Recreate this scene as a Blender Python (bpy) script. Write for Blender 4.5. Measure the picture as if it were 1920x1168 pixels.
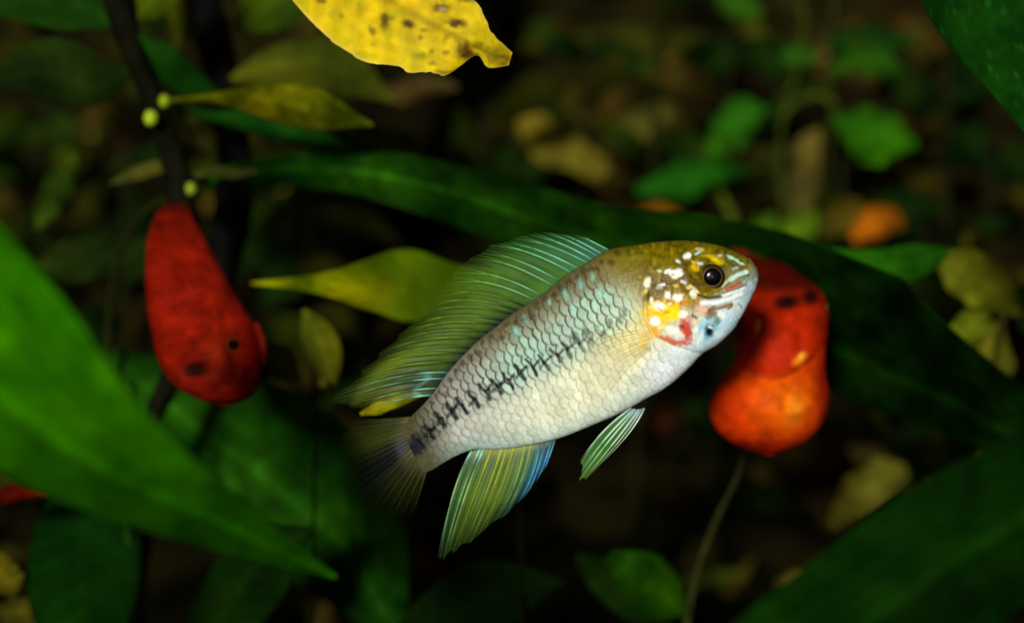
import bpy, math, random
import numpy as np

# ------------------------------------------------------------------ camera, world, sun, exposure
scene = bpy.context.scene
for o in list(bpy.data.objects):
    bpy.data.objects.remove(o)
COL = scene.collection
LENS = 85.0
K = 36.0 / LENS / 1920.0            # width of one photograph pixel per unit of distance
CAM_Y, CAM_Z = -3.0, 1.0            # one unit is a decimetre of tank

cam_d = bpy.data.cameras.new('camera')
cam_d.lens = LENS
cam_d.sensor_width = 36.0
cam_d.clip_start = 0.05
cam_d.clip_end = 60
cam_d.dof.use_dof = True
cam_d.dof.focus_distance = 2.965
cam_d.dof.aperture_fstop = 1.55
cam = bpy.data.objects.new('camera', cam_d)
cam.location = (0, CAM_Y, CAM_Z)
cam.rotation_euler = (math.radians(90), 0, 0)
COL.objects.link(cam)
scene.camera = cam

SUN_DIR = np.array([0.17, 1.0, -0.16]); SUN_DIR /= np.linalg.norm(SUN_DIR)
world = bpy.data.worlds.new('World')
scene.world = world
world.use_nodes = True
wn = world.node_tree.nodes
sky = wn.new('ShaderNodeTexSky')
sky.sky_type = 'NISHITA'
sky.sun_disc = False
sky.sun_elevation = math.asin(-SUN_DIR[2])
sky.sun_rotation = math.atan2(-SUN_DIR[0], -SUN_DIR[1])
wn['Background'].inputs['Strength'].default_value = 0.04
world.node_tree.links.new(sky.outputs[0], wn['Background'].inputs['Color'])

sun_d = bpy.data.lights.new('sun', 'SUN')
sun_d.energy = 3.9
sun_d.angle = math.radians(5)
sun_d.color = (1.0, 0.985, 0.95)
sun = bpy.data.objects.new('sun', sun_d)
sun.location = (-1, -6, 5)
from mathutils import Vector
sun.rotation_euler = Vector(SUN_DIR).to_track_quat('-Z', 'Y').to_euler()
COL.objects.link(sun)

scene.view_settings.view_transform = 'Standard'
scene.view_settings.look = 'None'
scene.view_settings.gamma = 1.0
scene.view_settings.exposure = 0.0
scene.view_settings.use_curve_mapping = False
scene.render.engine = 'CYCLES'
scene.cycles.transparent_max_bounces = 24

R = np.random.RandomState(7)
random.seed(7)

# ------------------------------------------------------------------ helpers
def W(px, py, D):
    px, py, D = np.broadcast_arrays(np.asarray(px, float), np.asarray(py, float), np.asarray(D, float))
    return np.stack([(px - 960) * K * D, CAM_Y + D, CAM_Z - (py - 584) * K * D], -1)

def lin(c):
    c = np.asarray(c, float) / 255.0
    return np.where(c <= 0.04045, c / 12.92, ((c + 0.055) / 1.055) ** 2.4)

def herm(x, xs, ys):
    xs = np.asarray(xs, float); ys = np.asarray(ys, float)
    d = np.gradient(ys, xs)
    x = np.clip(x, xs[0], xs[-1])
    i = np.clip(np.searchsorted(xs, x, side='right') - 1, 0, len(xs) - 2)
    h = xs[i + 1] - xs[i]; t = (x - xs[i]) / h
    return ((2*t**3 - 3*t**2 + 1) * ys[i] + (t**3 - 2*t**2 + t) * h * d[i]
            + (-2*t**3 + 3*t**2) * ys[i + 1] + (t**3 - t**2) * h * d[i + 1])

def path_sample(pts, n):
    p = np.asarray(pts, float)
    L = np.r_[0, np.cumsum(np.maximum(np.linalg.norm(np.diff(p[:, :2], axis=0), axis=1), 1e-3))]
    L /= L[-1]
    t = np.linspace(0, 1, n)
    return np.stack([herm(t, L, p[:, k]) for k in range(p.shape[1])], -1), L, t

def sstep(a, b, x):
    t = np.clip((x - a) / (b - a), 0, 1)
    return t * t * (3 - 2 * t)

def seg_dist(px, py, pts):
    best = np.full(np.shape(px), 1e9)
    for (x0, y0), (x1, y1) in zip(pts[:-1], pts[1:]):
        dx, dy = x1 - x0, y1 - y0
        t = np.clip(((px - x0) * dx + (py - y0) * dy) / (dx*dx + dy*dy), 0, 1)
        best = np.minimum(best, np.hypot(px - x0 - t*dx, py - y0 - t*dy))
    return best

def vnoise(x, y, seed=0):
    """smooth value noise, 0..1"""
    rs = np.random.RandomState(seed + 100); g = rs.rand(64, 64)
    xi = np.floor(x).astype(int); yi = np.floor(y).astype(int)
    fx = x - xi; fy = y - yi
    fx = fx*fx*(3-2*fx); fy = fy*fy*(3-2*fy)
    a = g[xi % 64, yi % 64]; b = g[(xi+1) % 64, yi % 64]
    c = g[xi % 64, (yi+1) % 64]; d = g[(xi+1) % 64, (yi+1) % 64]
    return (a*(1-fx) + b*fx)*(1-fy) + (c*(1-fx) + d*fx)*fy

WL = {}
DOFF = 0.0
def thing(name, label, cat, loc, group=None):
    o = bpy.data.objects.new(name, None)
    o.empty_display_size = 0.05
    o.location = loc
    COL.objects.link(o)
    o['label'] = label; o['category'] = cat
    if group: o['group'] = group
    WL[o] = np.array(loc, float)
    return o

def mesh_obj(name, v, faces, mat, parent=None, cols=None, smooth=True, kind=None):
    v = np.asarray(v, float).reshape(-1, 3)
    base = WL[parent] if parent is not None else np.zeros(3)
    me = bpy.data.meshes.new(name)
    me.from_pydata((v - base).tolist(), [], [list(map(int, f)) for f in faces])
    if smooth: me.polygons.foreach_set('use_smooth', [True] * len(me.polygons))
    if cols is not None:
        c = np.ones((len(v), 4)); c[:, :cols.reshape(len(v), -1).shape[1]] = cols.reshape(len(v), -1)
        at = me.color_attributes.new('col', 'FLOAT_COLOR', 'POINT')
        at.data.foreach_set('color', np.clip(c, 0, 1).ravel())
    me.materials.append(mat)
    o = bpy.data.objects.new(name, me)
    COL.objects.link(o)
    if parent is not None:
        o.parent = parent
    WL[o] = base
    if kind: o['kind'] = kind
    return o

def grid_faces(n, m, off=0, closed=False, flip=False):
    f = []
    for i in range(n - 1):
        for j in range(m if closed else m - 1):
            j2 = (j + 1) % m
            q = (off + i*m + j, off + i*m + j2, off + (i+1)*m + j2, off + (i+1)*m + j)
            f.append(q[::-1] if flip else q)
    return f

def tube(name, pts, rad, mat, parent, cols=None, sides=6):
    """tapering round rod through world points"""
    pts = np.asarray(pts, float); n = len(pts)
    rad = np.broadcast_to(np.asarray(rad, float), (n,))
    tan = np.gradient(pts, axis=0); tan /= np.linalg.norm(tan, axis=1, keepdims=True) + 1e-12
    ref = np.array([0, 1.0, 0]); 
    a = np.cross(tan, ref); nn = np.linalg.norm(a, axis=1, keepdims=True)
    a = np.where(nn < 1e-4, np.array([1.0, 0, 0]), a / np.maximum(nn, 1e-9)); b = np.cross(tan, a)
    th = np.linspace(0, 2*math.pi, sides, endpoint=False)
    v = pts[:, None] + rad[:, None, None] * (np.cos(th)[None, :, None]*a[:, None] + np.sin(th)[None, :, None]*b[:, None])
    f = grid_faces(n, sides, closed=True) + [tuple(range(sides))[::-1], tuple((n-1)*sides + k for k in range(sides))]
    c = None
    if cols is not None:
        c = np.repeat(np.broadcast_to(cols, (n, np.shape(cols)[-1]))[:, None], sides, 1)
    return mesh_obj(name, v, f, mat, parent, c)

# ------------------------------------------------------------------ materials
def new_mat(name):
    m = bpy.data.materials.new(name); m.use_nodes = True
    nt = m.node_tree
    return m, nt, nt.nodes['Principled BSDF'], nt.nodes['Material Output']

def noisy_attr(nt, scale, lo, hi, detail=4):
    """attribute colour multiplied by a soft object-space noise"""
    at = nt.nodes.new('ShaderNodeAttribute'); at.attribute_name = 'col'
    tc = nt.nodes.new('ShaderNodeTexCoord')
    nz = nt.nodes.new('ShaderNodeTexNoise'); nz.inputs['Scale'].default_value = scale
    nz.inputs['Detail'].default_value = detail
    nt.links.new(tc.outputs['Object'], nz.inputs['Vector'])
    mr = nt.nodes.new('ShaderNodeMapRange')
    mr.inputs['From Min'].default_value = 0.3; mr.inputs['From Max'].default_value = 0.7
    mr.inputs['To Min'].default_value = lo; mr.inputs['To Max'].default_value = hi
    nt.links.new(nz.outputs['Fac'], mr.inputs['Value'])
    mx = nt.nodes.new('ShaderNodeMix'); mx.data_type = 'RGBA'; mx.blend_type = 'MULTIPLY'
    mx.inputs['Factor'].default_value = 1
    nt.links.new(at.outputs['Color'], mx.inputs['A']); nt.links.new(mr.outputs['Result'], mx.inputs['B'])
    return at, nz, mx.outputs['Result']

def surface_mat(name, rough, spec, nscale, lo, hi, bump=0.0, bscale=60, coat=0.0, transl=0.0):
    m, nt, bs, out = new_mat(name)
    at, nz, c = noisy_attr(nt, nscale, lo, hi)
    nt.links.new(c, bs.inputs['Base Color'])
    bs.inputs['Roughness'].default_value = rough
    bs.inputs['Specular IOR Level'].default_value = spec
    bs.inputs['Coat Weight'].default_value = coat
    bs.inputs['Coat Roughness'].default_value = 0.15
    if bump:
        n2 = nt.nodes.new('ShaderNodeTexNoise'); n2.inputs['Scale'].default_value = bscale
        tc = nt.nodes.new('ShaderNodeTexCoord'); nt.links.new(tc.outputs['Object'], n2.inputs['Vector'])
        bp = nt.nodes.new('ShaderNodeBump'); bp.inputs['Strength'].default_value = bump
        bp.inputs['Distance'].default_value = 0.01
        nt.links.new(n2.outputs['Fac'], bp.inputs['Height']); nt.links.new(bp.outputs['Normal'], bs.inputs['Normal'])
    if transl:
        tr = nt.nodes.new('ShaderNodeBsdfTranslucent'); nt.links.new(c, tr.inputs['Color'])
        mx = nt.nodes.new('ShaderNodeMixShader'); mx.inputs[0].default_value = transl
        nt.links.new(bs.outputs[0], mx.inputs[1]); nt.links.new(tr.outputs[0], mx.inputs[2])
        nt.links.new(mx.outputs[0], out.inputs['Surface'])
    return m

M_LEAF = surface_mat('leaf_surface', 0.55, 0.0, 9, 0.72, 1.2, 0.25, 40, transl=0.15)
M_YLEAF = surface_mat('dying_leaf_surface', 0.55, 0.06, 22, 0.82, 1.12, 0.35, 70, transl=0.1)
M_STEM = surface_mat('stem_surface', 0.6, 0.0, 25, 0.6, 1.3, 0.3, 60)
M_FISH = surface_mat('fish_skin', 0.32, 0.08, 60, 0.9, 1.08, 0.12, 220)
M_RED = surface_mat('red_fish_skin', 0.5, 0.02, 30, 0.72, 1.22, 0.15, 90)
M_EYE = surface_mat('eye_surface', 0.14, 0.12, 80, 0.85, 1.1)
M_WOOD = surface_mat('driftwood_bark', 0.8, 0.0, 8, 0.5, 1.4, 0.8, 30)

def fin_mat(name, nscale=30):
    m, nt, bs, out = new_mat(name)
    at, nz, c = noisy_attr(nt, nscale, 0.75, 1.2)
    nt.links.new(c, bs.inputs['Base Color'])
    nt.links.new(at.outputs['Alpha'], bs.inputs['Alpha'])
    bs.inputs['Roughness'].default_value = 0.35
    bs.inputs['Specular IOR Level'].default_value = 0.1
    return m
M_FIN = fin_mat('fin_membrane')
M_RAY = fin_mat('fin_ray', 40)

def solid_noise_mat(name, c1, c2, scale, rough, bump):
    m, nt, bs, out = new_mat(name)
    tc = nt.nodes.new('ShaderNodeTexCoord')
    nz = nt.nodes.new('ShaderNodeTexNoise'); nz.inputs['Scale'].default_value = scale; nz.inputs['Detail'].default_value = 8
    nt.links.new(tc.outputs['Object'], nz.inputs['Vector'])
    cr = nt.nodes.new('ShaderNodeValToRGB')
    cr.color_ramp.elements[0].position = 0.35; cr.color_ramp.elements[0].color = (*lin(c1), 1)
    cr.color_ramp.elements[1].position = 0.68; cr.color_ramp.elements[1].color = (*lin(c2), 1)
    nt.links.new(nz.outputs['Fac'], cr.inputs['Fac']); nt.links.new(cr.outputs['Color'], bs.inputs['Base Color'])
    bp = nt.nodes.new('ShaderNodeBump'); bp.inputs['Strength'].default_value = bump; bp.inputs['Distance'].default_value = 0.05
    nt.links.new(nz.outputs['Fac'], bp.inputs['Height']); nt.links.new(bp.outputs['Normal'], bs.inputs['Normal'])
    bs.inputs['Roughness'].default_value = rough; bs.inputs['Specular IOR Level'].default_value = 0.0
    return m
M_SUB = solid_noise_mat('substrate_soil', (7, 8, 3), (36, 32, 11), 7, 0.9, 0.8)
M_WALL = solid_noise_mat('tank_back_algae', (3, 5, 2), (22, 24, 9), 2.5, 0.85, 0.4)

# ------------------------------------------------------------------ the setting: substrate and the tank's dark walls
def ground_z(x, y):
    return 0.18 + 0.075 * np.maximum(y + 0.5, 0) + 0.05 * np.sin(1.7*x + 0.6*y) * np.sin(1.1*y + 0.4) + 0.05 * vnoise(x*2 + 40, y*2 + 40, 3) + 1.9 * sstep(2.2, 4.8, y + 0.5*(vnoise(x*1.3 + 20, y*1.3 + 20, 6) - .5))

gx, gy = np.meshgrid(np.linspace(-5.5, 5.5, 240), np.linspace(-4.2, 5.6, 220), indexing='ij')
sv = np.stack([gx, gy, ground_z(gx, gy)], -1)
o = mesh_obj('substrate', sv, grid_faces(240, 220, flip=True), M_SUB, kind='structure')

def wall(name, a, b, z0, z1, n=60, m=24, amp=0.06):
    a = np.array(a, float); b = np.array(b, float)
    u, w = np.meshgrid(np.linspace(0, 1, n), np.linspace(z0, z1, m), indexing='ij')
    p = a[None, None] + (b - a)[None, None] * u[..., None]
    nrm = np.array([-(b - a)[1], (b - a)[0]]); nrm /= np.linalg.norm(nrm)
    q = p + nrm * ((vnoise(u*n*0.4, w*6, 5) - 0.5) * amp)[..., None]
    v = np.concatenate([q, w[..., None]], -1)
    return mesh_obj(name, v, grid_faces(n, m), M_WALL, kind='structure')
wall('tank_wall_back', (-5.4, 5.4), (5.4, 5.4), 0.0, 4.2)
wall('tank_wall_left', (-5.4, -4.0), (-5.4, 5.4), 0.0, 4.2)
wall('tank_wall_right', (5.4, 5.4), (5.4, -4.0), 0.0, 4.2)

# ------------------------------------------------------------------ leaves and plants
def leaf(parent, path, wl, wr, col, name='leaf', fold=0.25, tilt=0.0, wave=0.0, n=34, m=13,
         rib=1.35, vein=0.10, mottle=0.4, colfn=None, mat=None, seed=None, thick=0.006, curl=0.0, rag=0.0, long=0):
    seed = int(R.randint(1e6)) if seed is None else seed
    pts, L, t = path_sample(path, n)
    dx, dy = np.gradient(pts[:, 0]), np.gradient(pts[:, 1])
    s = np.hypot(dx, dy) + 1e-9
    nx, ny = -dy / s, dx / s
    def prof(w):
        if np.isscalar(w):
            return w * np.clip(np.sin(math.pi * np.clip(t, 0, 1) ** 0.85), 0, 1) ** 0.75 + 0.6
        w = np.asarray(w, float)
        return np.maximum(herm(t, np.linspace(0, 1, len(w)) if len(w) != len(L) else L, w), 0.5)
    pl, pr = prof(wl), prof(wr)
    if rag:
        pl = pl * (1 - rag * (vnoise(t*26, t*0 + 1.5, 51) + .6*vnoise(t*70, t*0 + 2.5, 52) - .5) * sstep(.25, .8, t))
        pr = pr * (1 - rag * (vnoise(t*24, t*0 + 4.5, 53) + .6*vnoise(t*66, t*0 + 5.5, 54) - .5) * sstep(.25, .8, t))
    ti = np.broadcast_to(herm(t, np.linspace(0, 1, len(tilt)), tilt) if not np.isscalar(tilt) else tilt, (n,))
    v = np.linspace(-1, 1, m)
    w = np.where(v[None] < 0, pl[:, None], pr[:, None])
    off = v[None] * w
    ph = R.rand() * 6.28
    wv = wave * np.sin(t[:, None] * 17 + ph + 1.5 * np.sign(v)[None]) * np.abs(v)[None] ** 2 * np.minimum(w, 60)
    pxx = pts[:, None, 0] + nx[:, None] * off
    pyy = pts[:, None, 1] + ny[:, None] * off
    dep = (fold * np.abs(v)[None] ** 1.4 * w + ti[:, None] * off + wv * 2.0 + curl * v[None]**2 * w)
    D = (pts[:, None, 2] + DOFF) * (1 + dep * K)
    P = W(pxx + wv * 0.5 * nx[:, None], pyy + wv * 0.5 * ny[:, None], D)
    back = P.copy()
    th = thick * (0.25 + 0.75 * (1 - np.abs(v) ** 3))[None]
    back[..., 1] += th
    N = n * m
    faces = grid_faces(n, m, flip=False) + grid_faces(n, m, N, flip=True)
    for i in range(n - 1):
        for j, fl in ((0, 0), (m - 1, 1)):
            q = (i*m + j, (i+1)*m + j, N + (i+1)*m + j, N + i*m + j)
            faces.append(q if not fl else q[::-1])
    for j in range(m - 1):
        for i, fl in ((0, 1), (n - 1, 0)):
            q = (i*m + j, i*m + j + 1, N + i*m + j + 1, N + i*m + j)
            faces.append(q[::-1] if fl == 0 else q)
    c = lin(col)[None, None] * np.ones((n, m, 1))
    lum = 1 + (rib - 1) * np.exp(-(off / (0.07 * w + 2.5)) ** 2)
    lum = lum * (1 + vein * np.sin((t[:, None] * 11 - np.abs(v)[None] * 1.3) * 2 * math.pi))
    lum = lum * (1 - mottle / 2 + mottle * vnoise(pxx / 38 + seed % 50, pyy / 38, seed % 900))
    n2_ = vnoise(pxx / 13 + seed % 31, pyy / 13, seed % 700)
    n3_ = vnoise(pxx / 70 + seed % 17, pyy / 70, seed % 600)
    lum = lum * (1 + mottle * (n2_ - .5)) * (1 + 1.6 * mottle * (n3_ - .5)) * (1 + .18 * (vnoise(v[None] * 9 + seed % 13 + 0 * t[:, None], t[:, None] * 1.5 + 0 * v[None], 5) - .5))
    c = c * lum[..., None] * np.stack([1 + .7 * mottle * (n3_ - .4), 1 + 0 * n3_, 1 - .4 * n3_], -1)
    if long:
        q_ = np.abs(np.mod(v[None]*long + .15*np.sin(t*9)[:, None] + .5, 1) - .5)
        c = c * (1 + .35*np.exp(-(q_/.10)**2) * (1 - .6*np.abs(v)[None]))[..., None]
    if colfn is not None:
        c = colfn(c, pxx, pyy, t[:, None] + 0 * v[None], v[None] + 0 * t[:, None])
    return mesh_obj(name, np.concatenate([P.reshape(-1, 3), back.reshape(-1, 3)]), faces, mat or M_LEAF, parent,
                    np.concatenate([c.reshape(-1, 3), c.reshape(-1, 3)]))

def stem(parent, path, r, col, name='stem', mat=None, sides=8, n=24):
    """r in photograph pixels (list or number)"""
    pts, L, t = path_sample(path, n)
    rr = np.full(n, r, float) if np.isscalar(r) else herm(t, np.linspace(0, 1, len(r)), r)
    rr = rr * (1 + 0.12 * np.sin(t * 31))
    cols = lin(col)[None] * (0.85 + 0.3 * vnoise(t * 9, t * 0 + 2, 11))[:, None]
    return tube(name, W(pts[:, 0], pts[:, 1], pts[:, 2] + DOFF), rr * K * (pts[:, 2] + DOFF), mat or M_STEM, parent, cols, sides)

def ground_py(px, D):
    x = (px - 960) * K * D
    return 584 + (CAM_Z - float(ground_z(np.array(x), np.array(CAM_Y + D)))) / (K * D)

def plant(name, label, cat, gpx, D, group=None):
    """root of a plant that stands on the substrate below pixel column gpx at distance D"""
    gy_ = ground_py(gpx, D)
    o = thing(name, label, cat, tuple(W(gpx, gy_ + 2, D)), group)
    return o, gy_ + 12

def bud(parent, px, py, D, r, col):
    n, m = 8, 10
    D = D + DOFF
    th = np.linspace(0, math.pi, n)[:, None]; ph = np.linspace(0, 2*math.pi, m, endpoint=False)[None]
    rr = r * (1 + 0.18 * np.sin(3*ph + 1) * np.sin(th))
    x = px + rr * np.sin(th) * np.cos(ph); y = py - rr * 1.15 * np.cos(th) + 0 * ph; d = D + rr * np.sin(th) * np.sin(ph) * K * D
    c = np.broadcast_to(lin(col), (n, m, 3)).copy()
    return mesh_obj('bud', W(x, y, d), grid_faces(n, m, closed=True), M_LEAF, parent, c)

def put2(c, m, col):
    return c * (1 - m[..., None]) + lin(col) * m[..., None]

# --- the big blade in front on the left
p, g = plant('sword_plant', 'sword plant with one broad bright green blade sweeping past in front of other leaves', 'plant', -640, 2.2)
stem(p, [(-640, g, 2.2), (-640, 1300, 2.2), (-620, 700, 2.16), (-540, 240, 2.1), (-415, 195, 2.08)], [16, 14, 12, 11, 10], (40, 90, 12), 'petiole')
leaf(p, [(-420, 190, 2.08), (-260, 425, 2.10), (-130, 600, 2.12), (30, 765, 2.15), (180, 868, 2.2), (400, 972, 2.32), (630, 1082, 2.5)],
     [8, 190, 216, 198, 142, 62, 4], [8, 130, 150, 120, 92, 58, 4], (36, 96, 1), long=5, fold=0.5, tilt=[-0.1, -0.1, 0.3, 1.0, 2.2, 3.4], n=70, m=61, rib=1.8, vein=0.05, mottle=0.4)
leaf(p, [(-640, 1500, 2.2), (-500, 1150, 2.25), (-330, 900, 2.4), (-200, 780, 2.6)], 90, 90, (30, 90, 10))

# --- broad green leaves low on the left, behind the blade
p, g = plant('broad_leaf_plant', 'dark green broad-leaved plant low behind the bright blade and the tail', 'plant', 300, 3.9)
stem(p, [(300, g, 3.9), (280, 1400, 3.8), (240, 1000, 3.65), (250, 720, 3.6)], [12, 10, 9, 7], (20, 45, 8))
leaf(p, [(200, 660, 4.1), (340, 780, 4.05), (480, 880, 4.0), (620, 1000, 3.95), (740, 1180, 3.95)], [10, 110, 165, 150, 30], [10, 80, 120, 120, 30], (19, 56, 6), fold=0.2, tilt=[0.2, 0.1, 0.5, 1.0, 1.3], rib=1.7, n=54, m=49, long=3, mottle=.7)
leaf(p, [(190, 860, 3.7), (165, 960, 3.65), (150, 1100, 3.6), (170, 1300, 3.6)], [5, 90, 110, 30], [5, 80, 100, 30], (9, 38, 5), fold=0.3)
leaf(p, [(330, 1330, 3.7), (420, 1150, 3.6), (500, 1040, 3.5), (590, 990, 3.5)], [10, 60, 60, 3], [10, 70, 70, 3], (16, 42, 6), fold=0.3)
leaf(p, [(640, 1380, 3.9), (780, 1220, 3.8), (920, 1120, 3.75), (1060, 1090, 3.7)], [10, 60, 70, 3], [10, 70, 70, 3], (9, 26, 5), fold=0.3, tilt=0.8)

# --- big leaf in the upper right corner
p, g = plant('large_leaf_plant', 'plant with one large dark green veined leaf hanging into the upper corner', 'plant', 2600, 2.85)
stem(p, [(2600, g, 2.85), (2560, 1100, 2.85), (2460, 620, 2.85), (2290, 420, 2.86)], [14, 13, 12, 10], (20, 50, 10), 'petiole')
def speck(c, px, py, t, v):
    s = sstep(0.74, 0.9, vnoise(px / 5, py / 5, 31)) * sstep(0.45, 0.7, vnoise(px / 60, py / 60, 8))
    return c * (1 + 1.4 * s[..., None])
leaf(p, [(2300, 425, 2.86), (2160, 260, 2.82), (1990, 60, 2.8), (1830, -110, 2.8), (1660, -260, 2.85)],
     [10, 150, 175, 150, 4], [10, 150, 180, 150, 4], (10, 46, 7), fold=0.15, tilt=0.15, n=90, m=61, vein=0.12, mottle=0.5, colfn=speck)

# --- big dark leaf low on the right, close to the glass
p, g = plant('dark_blade_plant', 'plant with a broad dark green blade rising out of the lower corner', 'plant', 1150, 2.3)
stem(p, [(1150, g, 2.3), (1120, 1700, 2.3), (1160, 1430, 2.3), (1240, 1350, 2.3)], [12, 11, 10, 9], (20, 50, 10), 'petiole')
leaf(p, [(1230, 1355, 2.3), (1400, 1290, 2.3), (1600, 1180, 2.3), (1830, 1020, 2.32), (2080, 890, 2.36), (2330, 840, 2.45)],
     [6, 110, 150, 150, 120, 4], [6, 110, 150, 150, 120, 4], (8, 34, 4), fold=0.35, tilt=[0.2, 0.4, 0.6, 0.7, 0.6, 0.4], n=60, m=49, vein=0.05, long=4, rib=1.8)

# --- long leaf arching behind the striped fish
p, g = plant('arching_leaf_plant', 'long dark green strap leaf arching behind the silver fish', 'plant', 330, 4.2)
stem(p, [(330, g, 4.2), (250, 1100, 4.15), (200, 640, 4.0), (250, 420, 3.9), (340, 340, 3.85)], [9, 8, 8, 7, 6], (30, 36, 10), 'petiole')
leaf(p, [(335, 342, 3.85), (480, 320, 3.8), (640, 318, 3.75), (800, 348, 3.72), (960, 398, 3.72), (1120, 452, 3.74), (1300, 490, 3.76),
         (1450, 560, 3.76), (1600, 680, 3.78), (1760, 745, 3.8), (1960, 850, 3.85)],
     [8, 22, 38, 52, 62, 70, 90, 130, 185, 120, 70], [8, 26, 42, 56, 62, 66, 66, 66, 66, 60, 40], (11, 40, 3),
     fold=0.2, tilt=[0.0, 0.0, 0.1, 0.4, 0.8, 1.2, 1.8, 2.4, 2.6, 2.6, 2.4], n=90, m=49, long=4, rib=2.2, vein=0.08, mottle=0.9)

# --- stem plant in the upper left
p, g = plant('stem_plant', 'tall stem plant with a near-black stalk, pale buds and narrow leaves above the red fish', 'plant', 180, 3.55)
DOFF = 0.25
stem(p, [(180, g, 3.30), (170, 1200, 3.5), (250, 860, 3.52), (345, 640, 3.52), (338, 350, 3.48), (300, 225, 3.46), (266, 140, 3.45), (236, 60, 3.45), (205, -60, 3.45), (190, -260, 3.45)],
     [14, 14, 14, 15, 22, 24, 22, 24, 22], (16, 17, 9), n=60, sides=10)
bud(p, 281, 222, 3.40, 13, (165, 190, 40))
bud(p, 307, 190, 3.40, 11, (150, 180, 35))
bud(p, 357, 354, 3.43, 11, (135, 160, 40))
leaf(p, [(312, 188, 3.40), (400, 182, 3.35), (480, 186, 3.3), (580, 205, 3.3), (700, 235, 3.3)], [3, 8, 26, 42, 3], [3, 12, 30, 40, 3], (78, 84, 5), fold=0.45, tilt=0.3, mottle=0.9, rag=0.2)
leaf(p, [(330, 205, 3.6), (420, 220, 3.62), (540, 250, 3.62), (700, 295, 3.64)], [3, 16, 24, 3], [3, 14, 22, 3], (18, 58, 10), tilt=0.5)
leaf(p, [(256, 64, 3.44), (300, 100, 3.46), (350, 145, 3.5), (420, 185, 3.55)], [4, 22, 26, 4], [4, 34, 34, 4], (20, 60, 10), fold=0.3)
leaf(p, [(225, 50, 3.46), (150, 10, 3.5), (70, 0, 3.5), (-60, 10, 3.5)], [4, 50, 50, 4], [4, 60, 50, 4], (20, 50, 10), fold=0.3, tilt=0.4)
leaf(p, [(255, 130, 3.47), (180, 165, 3.5), (90, 140, 3.52), (-30, 150, 3.55)], [3, 34, 48, 4], [3, 60, 70, 4], (24, 40, 10), fold=0.3, tilt=-0.6)
leaf(p, [(250, 40, 3.46), (275, 10, 3.48), (310, -40, 3.5), (350, -120, 3.5)], [4, 36, 40, 4], [4, 36, 40, 4], (62, 80, 10))
leaf(p, [(330, 330, 3.48), (300, 312, 3.5), (260, 322, 3.5), (205, 345, 3.52)], [3, 14, 16, 3], [3, 10, 12, 3], (58, 60, 22))
leaf(p, [(345, 340, 3.48), (400, 320, 3.5), (440, 326, 3.52), (480, 322, 3.55)], [3, 10, 10, 2], [3, 10, 10, 2], (52, 56, 22))

DOFF = 0.0
p, g = plant('stem_plant', 'second dark stalk beside the olive leaves, left of the yellow leaf', 'plant', 230, 4.1)
stem(p, [(230, g, 4.1), (300, 850, 4.1), (395, 600, 4.1), (440, 300, 4.1), (415, 130, 4.1), (385, 20, 4.1), (360, -160, 4.1)], [16, 18, 22, 34, 32, 30], (13, 13, 12), n=40)
leaf(p, [(428, 150, 4.08), (520, 125, 4.05), (620, 120, 4.05), (740, 190, 4.1)], [4, 40, 46, 4], [4, 40, 60, 4], (58, 66, 14), tilt=0.2)
leaf(p, [(440, 60, 4.1), (490, 20, 4.1), (560, -20, 4.1), (640, -40, 4.1)], [4, 50, 50, 4], [4, 50, 50, 4], (46, 66, 10), tilt=0.2)
leaf(p, [(330, 100, 4.1), (345, 40, 4.1), (330, -20, 4.1), (300, -80, 4.1)], [4, 26, 30, 4], [4, 26, 30, 4], (66, 74, 12))
leaf(p, [(440, 330, 4.1), (420, 270, 4.1), (385, 235, 4.1), (350, 200, 4.1)], [4, 34, 36, 4], [4, 34, 36, 4], (48, 48, 18))

# --- leaf beside the dorsal fin
p, g = plant('pointed_leaf_plant', 'plant whose pointed yellow-green leaf lies just behind the dorsal fin', 'plant', 980, 3.75)
stem(p, [(980, g, 3.75), (975, 1000, 3.7), (960, 640, 3.6), (935, 520, 3.5)], [4, 4, 4, 4], (12, 16, 4))
leaf(p, [(935, 520, 3.70), (860, 530, 3.66), (780, 533, 3.62), (700, 538, 3.6), (610, 534, 3.6), (470, 531, 3.62)],
     [10, 26, 66, 50, 20, 3], [10, 36, 64, 58, 24, 3], (90, 100, 2), fold=0.2, tilt=0.12, rib=1.15, wave=0.10, mottle=0.7, rag=0.15,
     colfn=lambda c, x, y, t, v: put2(c, sstep(.62, .35, t + .25*(vnoise(x/30, y/30, 4) - .5)) * .7, (56, 88, 6)))
leaf(p, [(800, 650, 3.7), (730, 690, 3.68), (690, 730, 3.66), (660, 760, 3.66)], [3, 14, 16, 3], [3, 14, 16, 3], (70, 84, 10))

DOFF = -0.7
p, g = plant('seedling', 'small seedling with three rounded olive leaves between the red fish and the dorsal fin', 'plant', 585, 3.7)
stem(p, [(585, g, 4.4), (590, 900, 4.4), (592, 760, 4.4), (585, 690, 4.4)], [3, 3, 3, 3], (14, 16, 6))
leaf(p, [(622, 720, 4.38), (612, 670, 4.38), (590, 620, 4.38), (570, 580, 4.4)], [8, 30, 30, 4], [8, 30, 30, 4], (74, 80, 14))
leaf(p, [(560, 715, 4.4), (535, 690, 4.4), (515, 665, 4.4), (500, 640, 4.4)], [5, 28, 28, 5], [5, 28, 28, 5], (54, 60, 16))
bud(p, 606, 718, 4.36, 10, (92, 100, 26))

DOFF = 0.0
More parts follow.
